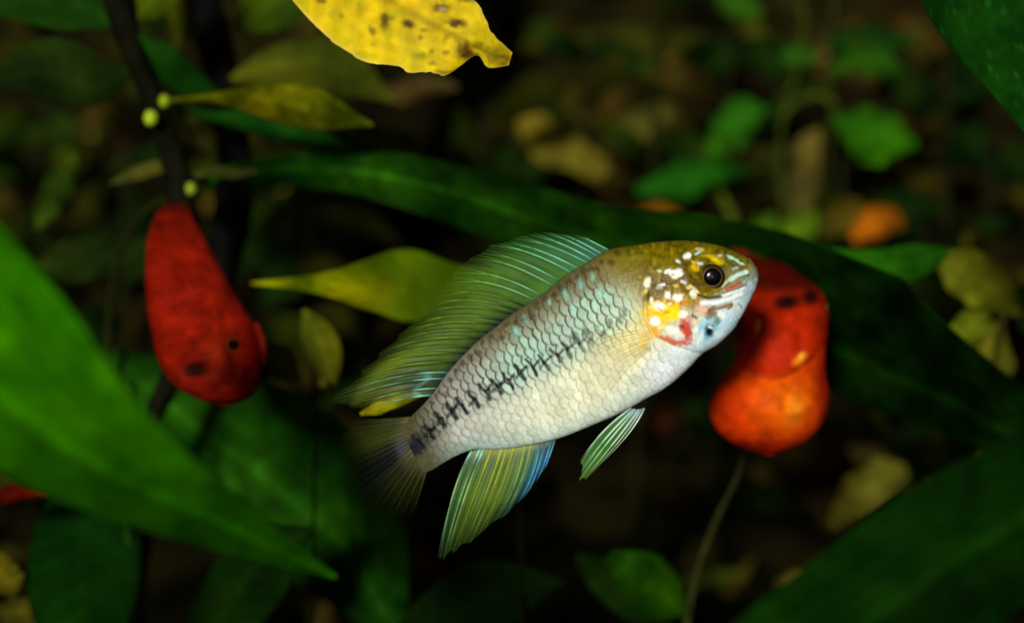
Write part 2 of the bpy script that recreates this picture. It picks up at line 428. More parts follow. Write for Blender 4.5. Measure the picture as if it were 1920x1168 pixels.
# --- yellow dying leaf at the top
def dying(c, px, py, t, v):
    n1 = vnoise(px / 26 + 3, py / 26 + 9, 41); n2 = vnoise(px / 7, py / 7, 43)
    c = c * (0.86 + 0.24 * n1[..., None]) * (0.92 + 0.14 * n2[..., None])
    gr = sstep(0.60, 0.85, n1) * 0.5
    c = c * (1 - gr[..., None]) + lin((140, 140, 8)) * gr[..., None]
    for (x, y, rx, ry, s) in [(602, 2, 8, 5, .8), (721, 41, 7, 14, .8), (729, 34, 9, 6, .5), (765, 45, 10, 8, .95), (699, 58, 6, 8, .75), (788, 71, 5, 5, .7), (795, 57, 6, 4, .5),
                           (827, 15, 16, 8, .85), (830, 18, 6, 4, -.6), (856, 44, 15, 8, .95), (872, 92, 12, 12, .9), (880, 104, 14, 8, .9), (898, 86, 8, 6, .6),
                           (838, 70, 6, 5, .5), (882, 122, 9, 7, .7), (832, 137, 22, 5, .6), (860, 137, 12, 6, .8), (808, 97, 5, 4, .5), (836, 100, 7, 5, .5), (790, 105, 9, 6, .35), (812, 120, 8, 4, .5),
                           (930, 100, 18, 18, .55), (948, 116, 12, 12, .6), (888, 0, 22, 6, .8), (640, 30, 4, 4, .4), (680, 15, 10, 8, .3), (700, 84, 4, 4, .3)]:
        d = np.hypot((px - x) / rx / 1.2, (py - y) / ry / 1.2) + 0.5 * (n2 - 0.5)
        m = np.exp(-np.maximum(d, 0) ** 3) * abs(s)
        tgt = lin((62, 34, 10)) if s > 0 else lin((190, 180, 130))
        c = c * (1 - m[..., None]) + tgt * m[..., None]
    e = sstep(0.93, 1.0, np.abs(v)) * 0.35
    return c * (1 - e[..., None]) + lin((210, 200, 110)) * e[..., None]
p = thing('dying_leaf', 'yellow dying leaf with brown spots and a ragged tip hanging above the silver fish', 'leaf', tuple(W(430, -420, 3.2)))
stem(p, [(430, -420, 3.2), (440, -300, 3.15), (470, -210, 3.1), (520, -150, 3.08)], [8, 7, 6, 5], (150, 140, 30), 'petiole')
leaf(p, [(500, -178, 3.10), (600, -92, 3.07), (690, -28, 3.05), (727, 0, 3.04), (786, 34, 3.03), (846, 64, 3.03), (880, 82, 3.03), (896, 91, 3.035), (922, 102, 3.04), (957, 112, 3.05)],
     [6, 90, 125, 125, 110, 80, 62, 46, 32, 14], [6, 100, 125, 124, 108, 86, 60, 16, 26, 12], (214, 186, 12), name='blade', fold=0.06, tilt=[0.2, 0.15, 0.05, 0.0, -0.05, 0.1], wave=0.05,
     n=170, m=121, rag=0.16, rib=0.66, vein=0.10, mottle=0.2, colfn=dying, mat=M_YLEAF, seed=5)

# --- background plant on the right with lobed leaves
p, g = plant('cress_plant', 'bushy green cress with lobed leaves on pale stems in the background', 'plant', 1740, 5.1)
DB = 5.1
stem(p, [(1740, g, DB), (1700, 900, DB), (1560, 620, DB), (1480, 430, DB), (1462, 330, DB), (1470, 210, DB), (1506, 90, DB), (1490, -80, DB)], [6, 6, 6, 6, 5, 5, 4], (46, 56, 14))
stem(p, [(1468, 215, DB), (1500, 188, DB), (1540, 180, DB), (1570, 200, DB)], [7, 6, 6, 5], (58, 70, 18), 'branch')
stem(p, [(1470, 470, DB), (1530, 380, DB), (1560, 250, DB), (1555, 120, DB), (1570, -60, DB)], [4, 4, 4, 4, 4], (40, 48, 14), 'branch')
stem(p, [(1440, 520, DB), (1378, 420, DB), (1352, 365, DB), (1330, 340, DB)], [9, 9, 9, 6], (72, 82, 16), 'branch')
for pth, wl, wr, c, ti in [
    ([(1560, 225, 5.05), (1610, 235, 5.0), (1660, 255, 5.0), (1720, 272, 5.0)], [6, 34, 42, 6], [6, 50, 46, 6], (34, 84, 8), -.2),
    ([(1600, 250, 5.05), (1630, 275, 5.0), (1645, 295, 5.0), (1655, 310, 5.0)], [6, 26, 26, 4], [6, 26, 26, 4], (44, 92, 8), 0),
    ([(1440, 205, 5.1), (1405, 215, 5.1), (1370, 250, 5.1), (1325, 290, 5.1)], [5, 28, 34, 6], [5, 36, 40, 6], (28, 76, 14), -.2),
    ([(1370, 245, 5.05), (1352, 268, 5.0), (1340, 282, 5.0), (1325, 296, 5.0)], [5, 20, 22, 6], [5, 20, 22, 6], (50, 100, 14), 0),
    ([(1410, 318, 5.1), (1350, 322, 5.0), (1270, 342, 5.0), (1190, 358, 5.0)], [4, 22, 34, 6], [4, 22, 34, 6], (22, 74, 12), .1),
    ([(1560, 135, 5.1), (1600, 112, 5.1), (1640, 112, 5.1), (1690, 130, 5.1)], [4, 24, 28, 4], [4, 28, 34, 4], (34, 72, 12), 0),
    ([(1540, 90, 5.2), (1600, 76, 5.2), (1650, 80, 5.2), (1720, 72, 5.2)], [4, 26, 30, 4], [4, 26, 30, 4], (22, 52, 12), 0),
    ([(1470, 115, 5.1), (1490, 108, 5.1), (1510, 106, 5.1), (1530, 112, 5.1)], [12, 22, 22, 4], [12, 22, 22, 4], (36, 84, 16), 0),
    ([(1400, 440, 5.0), (1425, 430, 5.0), (1440, 420, 5.0), (1450, 400, 5.0)], [8, 26, 24, 4], [8, 26, 24, 4], (58, 88, 16), 0),
    ([(1465, 450, 5.0), (1490, 430, 5.0), (1510, 420, 5.0), (1530, 400, 5.0)], [8, 26, 28, 6], [8, 26, 28, 6], (68, 98, 16), 0),
    ([(1340, -30, 5.2), (1370, 0, 5.2), (1400, 15, 5.2), (1430, 22, 5.2)], [6, 26, 24, 4], [6, 26, 24, 4], (40, 80, 14), 0),
    ([(1520, 460, 5.2), (1500, 350, 5.2), (1510, 290, 5.2), (1540, 240, 5.2)], [8, 30, 34, 4], [8, 34, 34, 4], (66, 62, 28), 0),
]:
    leaf(p, pth, wl, wr, c, tilt=ti, wave=0.22, fold=0.2)

DOFF = -0.7
p, g = plant('green_leaf_plant', 'plant with a green leaf and a yellowish leaf beyond the orange-bellied fish', 'plant', 1840, 4.0)
stem(p, [(1840, g, 4.7), (1850, 760, 4.7), (1880, 600, 4.7), (1900, 520, 4.7)], [8, 7, 7, 6], (50, 50, 16))
leaf(p, [(1780, 470, 4.6), (1730, 490, 4.55), (1660, 500, 4.5), (1540, 470, 4.5)], [5, 26, 34, 6], [5, 34, 34, 6], (30, 82, 10), tilt=-0.1)
leaf(p, [(1910, 590, 4.7), (1870, 550, 4.65), (1810, 510, 4.6), (1750, 480, 4.6)], [5, 40, 48, 6], [5, 40, 48, 6], (104, 108, 22), wave=0.15)
leaf(p, [(1860, 560, 4.7), (1830, 600, 4.65), (1800, 640, 4.6), (1785, 680, 4.6)], [5, 26, 30, 6], [5, 26, 30, 6], (78, 92, 16), wave=0.15)
leaf(p, [(1820, 590, 4.75), (1850, 640, 4.7), (1850, 690, 4.7), (1830, 740, 4.7)], [5, 40, 48, 6], [5, 40, 50, 6], (82, 84, 20), wave=0.15)
leaf(p, [(1830, 470, 4.75), (1825, 455, 4.7), (1818, 440, 4.7), (1812, 425, 4.7)], [5, 22, 22, 6], [5, 22, 22, 6], (74, 82, 22))
leaf(p, [(1900, 540, 4.9), (1930, 560, 4.85), (1960, 590, 4.85), (1990, 620, 4.85)], [5, 40, 50, 6], [5, 40, 50, 6], (44, 76, 14))

DOFF = 0.0
# --- round leaf and thin stem, lower right
p, g = plant('round_leaf_plant', 'thin pale stem with a rounded green leaf under the pelvic fin', 'plant', 1290, 3.9)
stem(p, [(1290, g, 3.9), (1284, 1230, 3.9), (1310, 1060, 3.85), (1345, 970, 3.8), (1390, 870, 3.7), (1400, 800, 3.62)], [8, 8, 7, 6, 5, 4], (46, 48, 20))
leaf(p, [(1288, 1150, 3.85), (1245, 1120, 3.8), (1200, 1085, 3.75), (1140, 1040, 3.75)], [6, 50, 54, 12], [6, 46, 56, 12], (26, 62, 4), fold=0.25, mottle=0.8)
leaf(p, [(1270, 1190, 3.95), (1180, 1130, 3.9), (1120, 1070, 3.9), (1080, 1040, 3.9)], [6, 30, 30, 8], [6, 30, 30, 8], (14, 32, 6))

# ------------------------------------------------------------------ leaf litter and other small things of the background
def litter(label, pth, wl, wr, c, ti=0.1, name='fallen_leaf', cat='leaf', wave=0.2, group=None):
    mid = pth[len(pth)//2]
    p = thing(name, label, cat, tuple(W(*mid)), group)
    leaf(p, pth, wl, wr, c, name='blade', tilt=ti, wave=wave, fold=0.2, mottle=0.6)
    return p
litter('curled olive-yellow fallen leaf leaning diagonally above the arching leaf', [(980, 210, 5.6), (1020, 255, 5.55), (1070, 290, 5.5), (1160, 350, 5.5)], [14, 38, 40, 8], [14, 46, 30, 8], (84, 82, 26))
litter('pale brown curled dead leaf beside the cress', [(1130, 280, 5.7), (1180, 240, 5.7), (1240, 235, 5.7), (1310, 270, 5.7)], [8, 30, 40, 8], [8, 30, 36, 8], (72, 70, 28))
litter('reddish brown dead leaf between two pale ones', [(1130, 320, 5.8), (1170, 270, 5.8), (1210, 260, 5.8), (1250, 310, 5.8)], [8, 30, 30, 8], [8, 40, 36, 8], (58, 36, 16))
litter('orange-brown dead leaf scrap just above the silver head', [(1185, 412, 4.9), (1220, 402, 4.9), (1250, 400, 4.9), (1280, 410, 4.9)], [6, 18, 18, 4], [6, 16, 16, 4], (112, 74, 12))
litter('orange dead leaf with a bright rim behind the cress', [(1600, 450, 5.0), (1630, 425, 5.0), (1660, 415, 5.0), (1695, 420, 5.0)], [8, 28, 32, 8], [8, 28, 26, 8], (128, 74, 10))
litter('brown olive dead leaf left of the bright orange one', [(1540, 440, 5.1), (1570, 415, 5.1), (1600, 410, 5.1), (1640, 430, 5.1)], [8, 34, 34, 8], [8, 30, 30, 8], (70, 62, 16))
litter('dull yellow fallen leaf on the dark bottom beside the dark blade', [(1560, 985, 4.5), (1610, 935, 4.4), (1660, 900, 4.4), (1700, 880, 4.4)], [10, 40, 42, 16], [10, 34, 34, 14], (94, 88, 26))
litter('brown fallen leaf lying against the dull yellow one', [(1480, 900, 4.6), (1530, 930, 4.6), (1580, 950, 4.6), (1620, 900, 4.6)], [8, 26, 30, 8], [8, 30, 50, 8], (40, 30, 12))
litter('grey-olive dead leaf standing above the dull yellow one', [(1590, 840, 4.7), (1620, 850, 4.7), (1650, 860, 4.7), (1680, 880, 4.7)], [8, 22, 22, 6], [8, 22, 22, 6], (52, 50, 20))
litter('long olive dead leaf lying level below the top edge of the wood', [(980, 88, 6.0), (1120, 78, 6.0), (1280, 84, 6.0), (1440, 100, 6.0)], [8, 26, 28, 6], [8, 24, 24, 6], (52, 52, 12))
litter('yellow olive leaf piece on the long olive leaf', [(1280, 100, 5.85), (1310, 95, 5.8), (1350, 92, 5.8), (1390, 90, 5.8)], [8, 24, 24, 6], [8, 20, 20, 6], (72, 72, 12))
litter('small brown leaf scrap under the dying yellow leaf', [(700, 170, 4.6), (740, 175, 4.6), (790, 160, 4.6), (860, 165, 4.6)], [8, 20, 22, 6], [8, 24, 22, 6], (56, 48, 26))
litter('thin olive leaf edge slanting under the dying yellow leaf', [(660, 120, 4.4), (685, 150, 4.4), (705, 175, 4.4), (725, 205, 4.4)], [3, 14, 14, 3], [3, 14, 14, 3], (66, 74, 22))
litter('green leaf patch under the slanting olive edge', [(640, 240, 4.6), (690, 262, 4.6), (740, 262, 4.6), (790, 265, 4.6)], [5, 16, 18, 3], [5, 16, 16, 3], (34, 48, 14))
litter('small yellow-green leaf tip below the rear of the dorsal fin', [(676, 776, 3.25), (700, 768, 3.22), (735, 758, 3.2), (790, 740, 3.22)], [3, 10, 11, 3], [3, 10, 9, 3], (126, 134, 10))
litter('dull green hanging leaf at the edge above the bright blade', [(140, 290, 4.2), (120, 330, 4.2), (95, 375, 4.2), (70, 430, 4.2)], [4, 24, 28, 4], [4, 22, 26, 4], (36, 54, 10))
litter('dark green leaf left of the red fish', [(60, 500, 4.2), (130, 490, 4.2), (200, 480, 4.2), (290, 455, 4.2)], [4, 40, 46, 10], [4, 40, 40, 10], (24, 38, 10))
litter('red fallen leaf peeping from under the bright blade', [(-60, 940, 3.4), (-20, 935, 3.4), (30, 925, 3.4), (90, 925, 3.4)], [4, 16, 16, 3], [4, 14, 14, 3], (64, 10, 4))
litter('yellow-green leaf scrap at the edge beneath the red leaf', [(-40, 1080, 3.6), (0, 1070, 3.6), (20, 1090, 3.6), (44, 1075, 3.6)], [8, 34, 26, 3], [8, 30, 24, 3], (60, 60, 10))
litter('olive leaf scrap beneath the yellow-green one', [(-20, 1150, 3.7), (20, 1150, 3.7), (50, 1145, 3.7), (80, 1140, 3.7)], [8, 30, 30, 6], [8, 34, 34, 6], (66, 60, 14))
litter('dark red fallen leaf beyond the yellowish leaves', [(1870, 720, 5.0), (1890, 690, 5.0), (1920, 660, 5.0), (1960, 620, 5.0)], [6, 30, 40, 8], [6, 30, 40, 8], (52, 10, 8))

# dark driftwood and the dim mass of plants behind
def log(label, path, r, col):
    p = thing('driftwood', label, 'driftwood', tuple(W(*path[0])))
    stem(p, path, r, col, 'branch', M_WOOD, sides=14, n=40)
    return p
log('dark driftwood branch lying level along the back of the tank', [(700, 430, 6.1), (1000, 330, 6.1), (1350, 190, 6.2), (1800, 240, 6.2), (2300, 420, 6.1)], [30, 44, 50, 44, 30], (22, 17, 7))
log('thick dark driftwood root rising behind the red fish', [(250, 1150, 5.6), (420, 700, 5.5), (640, 380, 5.5), (760, 100, 5.6), (800, -300, 5.7)], [120, 110, 100, 100, 90], (16, 14, 5))

LIT = [(62, 56, 16), (44, 34, 14), (52, 60, 14), (34, 46, 10), (70, 62, 28), (48, 26, 12), (30, 30, 12), (26, 44, 10), (84, 74, 24)]
LITNAME = ['olive', 'dark brown', 'green olive', 'dull green', 'pale tan', 'reddish brown', 'blackish', 'deep green', 'yellowish']
def ray_ground(px_, py_):
    D_ = np.arange(4.0, 8.6, .02)
    P = W(px_, py_, D_)
    h = np.nonzero(P[:, 2] < ground_z(P[:, 0], P[:, 1]))[0]
    return D_[h[0]] if len(h) else None
for k in range(150):
    px_, py_ = R.uniform(-150, 2070), R.uniform(-60, 1180)
    Dg = ray_ground(px_, py_)
    if Dg is None: continue
    Dg -= .05
    an = R.uniform(0, 2*math.pi); ln = R.uniform(40, 105); w = R.uniform(12, 34)
    dx_, dy_ = math.cos(an)*ln, math.sin(an)*ln*.6
    q = R.randint(len(LIT))
    p = thing('litter_leaf', LITNAME[q] + ' curled leaf in the litter covering the bank at the back', 'leaf', tuple(W(px_, py_, Dg)), LITNAME[q] + ' leaves littering the bank')
    leaf(p, [(px_ - dx_, py_ - dy_, Dg), (px_ - dx_*.3, py_ - dy_*.3 - 6, Dg - .06), (px_ + dx_*.4, py_ + dy_*.4 - 6, Dg - .06), (px_ + dx_, py_ + dy_, Dg)],
         [3, w, w*.9, 3], [3, w*.9, w, 3], LIT[q], name='blade', n=12, m=7, tilt=R.uniform(-.8, .8), wave=.25, mottle=.8, fold=.3)

DARK = [(25, 42, 8), (34, 38, 9), (18, 38, 9), (44, 38, 12), (40, 52, 8)]
k = 0
for gx_ in range(-250, 2300, 230):
    for row, Dp in ((0, 5.3), (1, 5.8)):
        gpx = gx_ + R.uniform(-60, 60) + 110 * row
        p, g = plant('background_plant', 'dim dark green leafy plant in the murky background', 'plant', gpx, Dp, 'dim plants along the back of the tank')
        top = R.uniform(-120, 250)
        lean = R.uniform(-80, 80)
        stem(p, [(gpx, g, Dp), (gpx + lean*0.3, (g*2 + top)/3, Dp), (gpx + lean*0.7, (g + top*2)/3, Dp), (gpx + lean, top, Dp)], [9, 8, 7, 5], (26, 28, 12), sides=6, n=14)
        for q in range(9):
            f = 0.12 + 0.88 * (q + R.rand()*0.6) / 9
            sx = gpx + lean * f; sy = g + (top - g) * f
            sd = -1 if q % 2 else 1
            ln = R.uniform(90, 190); an = R.uniform(-0.9, 0.7)
            ex, ey = sx + sd*ln*math.cos(an), sy + ln*math.sin(an)
            w = R.uniform(18, 40)
            leaf(p, [(sx, sy, Dp), (sx*.66 + ex*.34, sy*.66 + ey*.34 - 12, Dp - .1), (sx*.33 + ex*.67, sy*.33 + ey*.67 - 10, Dp - .15), (ex, ey + 10, Dp - .1)],
                 [4, w, w, 3], [4, w, w, 3], DARK[R.randint(len(DARK))], n=12, m=7, tilt=R.uniform(-.5, .5), wave=0.12)

# ------------------------------------------------------------------ the silver fish
DF = 3.0
UF = K * DF                                   # one photograph pixel at the fish
SN = np.array([1420.0, 520.0]); AX = np.array([-0.8975, 0.441]); AX /= np.linalg.norm(AX)
PX = np.array([-AX[1] * -1, 0.0]); PX = np.array([0.441, 0.8975]); PX /= np.linalg.norm(PX)
def to_ab(p):
    d = np.asarray(p, float) - SN
    return d @ AX, d @ PX
def from_ab(a, b):
    return SN[0] + a*AX[0] + b*PX[0], SN[1] + a*AX[1] + b*PX[1]
TOP = [(1421, 512), (1412, 494), (1400, 483), (1380, 472), (1357, 463), (1323, 455), (1278, 451), (1237, 453), (1186, 460), (1141, 468), (1100, 492), (1059, 516), (1025, 545), (991, 568),
       (960, 588), (933, 610), (895, 640), (864, 671), (836, 703), (815, 733), (792, 760), (768, 784), (752, 806)]
BOT = [(1421, 522), (1418, 537), (1410, 555), (1391, 592), (1377, 615), (1360, 633), (1340, 650), (1319, 662), (1292, 690), (1247, 729), (1213, 748), (1175, 770), (1115, 797), (1040, 826),
       (985, 838), (930, 845), (890, 845), (853, 858), (828, 872), (805, 886), (788, 890)]
ta, tb = to_ab(TOP); ba, bb = to_ab(BOT)
def mono(a, b):
    o = np.argsort(a); a, b = a[o], b[o]
    keep = [0]
    for i in range(1, len(a)):
        if a[i] - a[keep[-1]] > 1.0: keep.append(i)
    return a[keep], b[keep]
ta, tb = mono(ta, tb); ba, bb = mono(ba, bb)
A0, A1 = -6.0, 728.0
ta = np.r_[A0, -5.0, ta[ta > A0 + 2.5]]; tb = np.r_[-16, -26, tb[-(len(ta) - 2):]]
ba = np.r_[A0, -4.0, ba[ba > A0 + 3.0]]; bb = np.r_[-15, -5, bb[-(len(ba) - 2):]]
NA, NT = 520, 300
u = np.linspace(0, 1, NA)
av = A0 + (A1 - A0) * (0.12 * u**2 + 0.88 * u) 
av[:60] = A0 + (av[60] - A0) * (np.arange(60) / 60.0) ** 2.0
btop = herm(av, ta, tb); bbot = herm(av, ba, bb)
sm = np.r_[np.ones(3)/3]
for _ in range(8):
    btop[41:-1] = np.convolve(btop[40:], sm, 'valid'); bbot[41:-1] = np.convolve(bbot[40:], sm, 'valid')
hw = herm(av, [A0, 0, 12, 35, 70, 120, 200, 300, 400, 500, 600, 680, 728], [3, 15, 25, 38, 49, 60, 67, 63, 52, 38, 22, 8, 2])
th = np.linspace(0, 2*math.pi, NT, endpoint=False)
ct, st = np.cos(th), np.sin(th)
bc, bh = (btop + bbot)/2, (bbot - btop)/2
yy = -np.sign(ct)[None] * np.abs(ct)[None] ** 0.68 * hw[:, None]          # negative: toward the camera
bq = bc[:, None] + bh[:, None] * st[None]
aq = np.broadcast_to(av[:, None], bq.shape).copy()
px, py = from_ab(aq, bq)
tq = (bq - btop[:, None]) / np.maximum(bbot - btop, 1)[:, None]

# scales: overlapping round plates in staggered rows, the forward one lies on top
def scales(a, b, q=27.0):
    p = q * 0.5
    A, B = a / p, b / q
    best = np.full(a.shape, 1e9); dist = np.zeros(a.shape); cid = np.zeros(a.shape)
    i0 = np.floor(A)
    for di in range(2, -4, -1):
        i = i0 + di
        sh = 0.5 * (np.mod(i, 2))
        j = np.round(B - sh)
        ca, cb = i * p, (j + sh) * q
        d = np.hypot((a - ca) * 0.98, (b - cb) * 1.02) / (0.80 * q)
        ok = (d < 1) & (a > ca - 0.35*q)
        dist = np.where(ok, d, dist); cid = np.where(ok, i * 37 + j * 91, cid)
    return dist, cid
mid_a = np.array([0, 200, 300, 420, 520, 600, 690.0])
row_b = bq - herm(aq, mid_a, [0, 0, 6, 12, 14, 10, 6])
wa = 7*(vnoise(aq/42, bq/42, 17) - .5) + 4*(vnoise(aq/14, bq/14, 18) - .5)
wb = 7*(vnoise(aq/42, bq/42, 19) - .5) + 4*(vnoise(aq/14, bq/14, 20) - .5)
sd_, cid = scales(aq + 3*np.sin(bq/60) + wa, (row_b + wb) * (1 + 0.0005 * np.maximum(aq - 250, 0)))
smask = sstep(195, 255, aq + 0.25*(bq)) * (1 - 0.35*sstep(0.80, 1.0, tq)) * (1 - sstep(690, 725, aq)) * sstep(0.0, 0.06, tq)
edge = sstep(0.74, 0.94, sd_)
relief = smask * (1 - .35*sstep(.5, .8, tq)) * (1.7 * np.clip(sd_, 0, 1) ** 1.5 - 2.4 * sstep(0.93, 1.0, sd_))

def line(pts, w, soft=1.5):
    return np.exp(-(seg_dist(px, py, pts) / w) ** (2 * soft))
def blob(x, y, rx, ry, ang=0.0, hard=2.0):
    c_, s_ = math.cos(math.radians(ang)), math.sin(math.radians(ang))
    X, Y = px - x, py - y
    X, Y = X*c_ + Y*s_, -X*s_ + Y*c_
    nz = 0.55 * (vnoise(px/6, py/6, int(x) % 90) - 0.5)
    return np.exp(-np.maximum(np.hypot(X/rx, Y/ry) + nz, 0) ** (2*hard))
# grooves of the mouth, the gill cover and the cheek
relief = relief - 2.0 * line([(1426, 519), (1410, 525), (1394, 533), (1384, 541)], 3.0)
relief = relief - 4.0 * line([(1208, 545), (1206, 590), (1222, 630), (1258, 648), (1300, 661), (1322, 664)], 3.5)
relief = relief + 3.5 * blob(1255, 590, 46, 52, 0, 1.0) - 2.0 * line([(1300, 545), (1296, 590), (1304, 640)], 3)
relief = relief + 3.0 * blob(1406, 506, 14, 10, 30) + 2.0*blob(1412, 535, 10, 12, 20)
relief = relief - 3.0 * line([(1352, 545), (1322, 558), (1302, 550)], 3) + 0.5*(vnoise(px/9, py/9, 66) - 0.5)*(1 - smask)

def put(c, m, col):
    return c * (1 - m[..., None]) + lin(col) * m[..., None]
def ramp(t, ts, cs):
    cs = np.array([lin(c) for c in cs])
    return np.stack([np.interp(t, ts, cs[:, k]) for k in range(3)], -1)
cb = ramp(tq, [0, .08, .2, .34, .5, .62, .8, 1], [(88, 82, 48), (112, 108, 78), (148, 156, 136), (160, 184, 168), (178, 192, 176), (204, 210, 186), (212, 216, 190), (196, 216, 206)])
cp = ramp(tq, [0, .15, .4, .7, 1], [(124, 118, 104), (146, 144, 134), (158, 160, 152), (172, 172, 158), (140, 168, 158)])
ch = ramp(tq, [0, .2, .38, .55, .72, .86, 1], [(98, 88, 0), (122, 106, 0), (144, 120, 2), (176, 146, 16), (196, 210, 208), (192, 214, 226), (182, 208, 224)])
pm = sstep(430, 620, aq)
c = cb * (1 - pm[..., None]) + cp * pm[..., None]
hm = 1 - sstep(165, 245, aq + 0.30*bq)
throat = blob(1255, 690, 60, 42, -38, 1.6)
c = c * (1 - hm[..., None]) + ch * hm[..., None]
c = put(c, sstep(.0, .9, 1 - np.hypot((px - 1150)/110, (py - 520)/70)) * .55, (118, 100, 40))
c = put(c, blob(1180, 635, 62, 52, -30, 1) * .65, (228, 206, 112))
c = put(c, blob(1100, 720, 120, 60, -30, 1) * .30, (236, 226, 172))
c = put(c, throat * .9, (222, 230, 236))
# every scale a little different, some of them teal
rnd = np.mod(np.sin(cid * 12.9898) * 43758.5453, 1.0)
c = c * (1 + smask * (rnd - 0.5) * 0.22)[..., None]
teal = smask * sstep(.14, .26, tq) * (1 - sstep(.44, .56, tq)) * (1 - sstep(420, 600, aq)) * (0.25 + 0.75*sstep(.35, .8, rnd))
c = put(c, teal * (.30 + .55*vnoise(aq/50, bq/50, 61)) * (1 - edge) * sstep(.1, .6, sd_), (150, 206, 180))
c = put(c, smask * sstep(.45, .7, tq) * sstep(.95, .5, sd_) * (.1 + .8*vnoise(aq/22, bq/22, 62)) * .35, (228, 226, 236))
# edges of the scales: dusky above, dim below, black along the flank
c = put(c, smask * edge * (1 - sstep(.45, .66, tq)) * (.45 + .55*vnoise(aq/30, bq/30, 63)), (56, 54, 42))
c = put(c, smask * edge * sstep(.5, .7, tq) * (.15 + .35*vnoise(aq/26, bq/26, 64)), (130, 124, 104))
c = put(c, smask * sstep(.30, .0, tq) * vnoise(px/9, py/9, 12) * .55, (70, 52, 28))
tipm = sstep(610, 712, aq)
c = put(c, tipm * .95, (60, 56, 24))
LB = [(1150, 612), (1095, 640), (1040, 668), (1000, 690), (950, 714), (900, 742), (860, 766), (820, 797), (790, 826), (760, 856)]
la, lb = to_ab(LB); lo = np.argsort(la)
lw = herm(aq, [0, 250, 350, 450, 560, 640, 690], [0, 14, 24, 26, 28, 26, 24])
ld = np.abs(bq - herm(aq, la[lo], lb[lo]))
band = sstep(1.0, 0.55, ld / np.maximum(lw, 1)) * sstep(225, 330, aq)
e2 = sstep(0.66, 0.80, sd_ + 0.10*(vnoise(px/5, py/5, 55) - .5))
c = put(c, np.clip(band * e2 * sstep(215, 330, aq) * .10, 0, 1), (60, 58, 52))
lbp = np.array(LB, float)
lx = lbp[::-1, 0]; lyy = lbp[::-1, 1]
rs = np.random.RandomState(4)
x_ = 1128.0; kk = 0
while x_ > 772:
    f = np.clip((1128 - x_) / 330.0, 0, 1)
    y_ = herm(np.array([x_]), lx, lyy)[0] + rs.uniform(-3, 3)
    h_ = 17 * rs.uniform(.8, 1.15) * (1 if x_ > 830 else .8)
    w_ = (3.0 + 1.5 * f) * rs.uniform(.85, 1.2)
    j_ = rs.uniform(-2, 2, 6)
    st_ = (0.45 + 0.55 * sstep(.0, .3, f)) * rs.uniform(.9, 1)
    colr = (8, 7, 8) if f > .3 else (30, 22, 16)
    c = put(c, line([(x_ - 11 + j_[0], y_ - h_*.9), (x_ - 6 + j_[4], y_ - h_*.45), (x_ + j_[1], y_ - 2)], w_, 1.6) * st_, colr)
    c = put(c, line([(x_ + j_[1], y_ - 3), (x_ + 7 + j_[2], y_ + h_*.7)], w_ * 1.1, 1.6) * st_, colr)
    if rs.rand() < .8:
        c = put(c, line([(x_ + 11 + j_[3], y_ - h_*.8), (x_ + j_[1], y_ - 1)], w_ * .85, 1.6) * st_, colr)
    if rs.rand() < .45:
        c = put(c, line([(x_ + j_[1], y_ - 1), (x_ - 8 + j_[5], y_ + h_*.55)], w_ * .8, 1.6) * st_ * .8, colr)
    x_ -= 21.5 * rs.uniform(.92, 1.08)
c = put(c, band * sstep(630, 700, aq) * .35, (14, 20, 28))
c = put(c, blob(772, 846, 22, 14, -40) * .8, (12, 18, 36))
for (x, y, r) in [(1142, 606, 6), (1160, 600, 5), (1168, 586, 5), (1100, 622, 7), (1080, 632, 7), (1074, 626, 5)]:
    c = put(c, blob(x, y, r, r*1.7, -20) * .7, (52, 56, 50))
for (x, y, r) in [(1088, 534, 7), (1110, 520, 6), (1060, 552, 7), (1125, 552, 7), (1030, 566, 5), (1075, 580, 6), (985, 600, 6), (968, 622, 8), (1124, 548, 5)]:
    c = put(c, blob(x, y, r*.7, r*1.5, -25, 1) * .45, (150, 226, 206))
for q in range(26):
    f = q / 25.0
    x, y = from_ab(180 + 440*f, 0); i = int(np.searchsorted(av, 180 + 440*f)); x, y = from_ab(av[i], btop[i] + R.uniform(6, 26))
    c = put(c, blob(x, y, R.uniform(4, 9), R.uniform(4, 8)) * .6, (58, 36, 18))
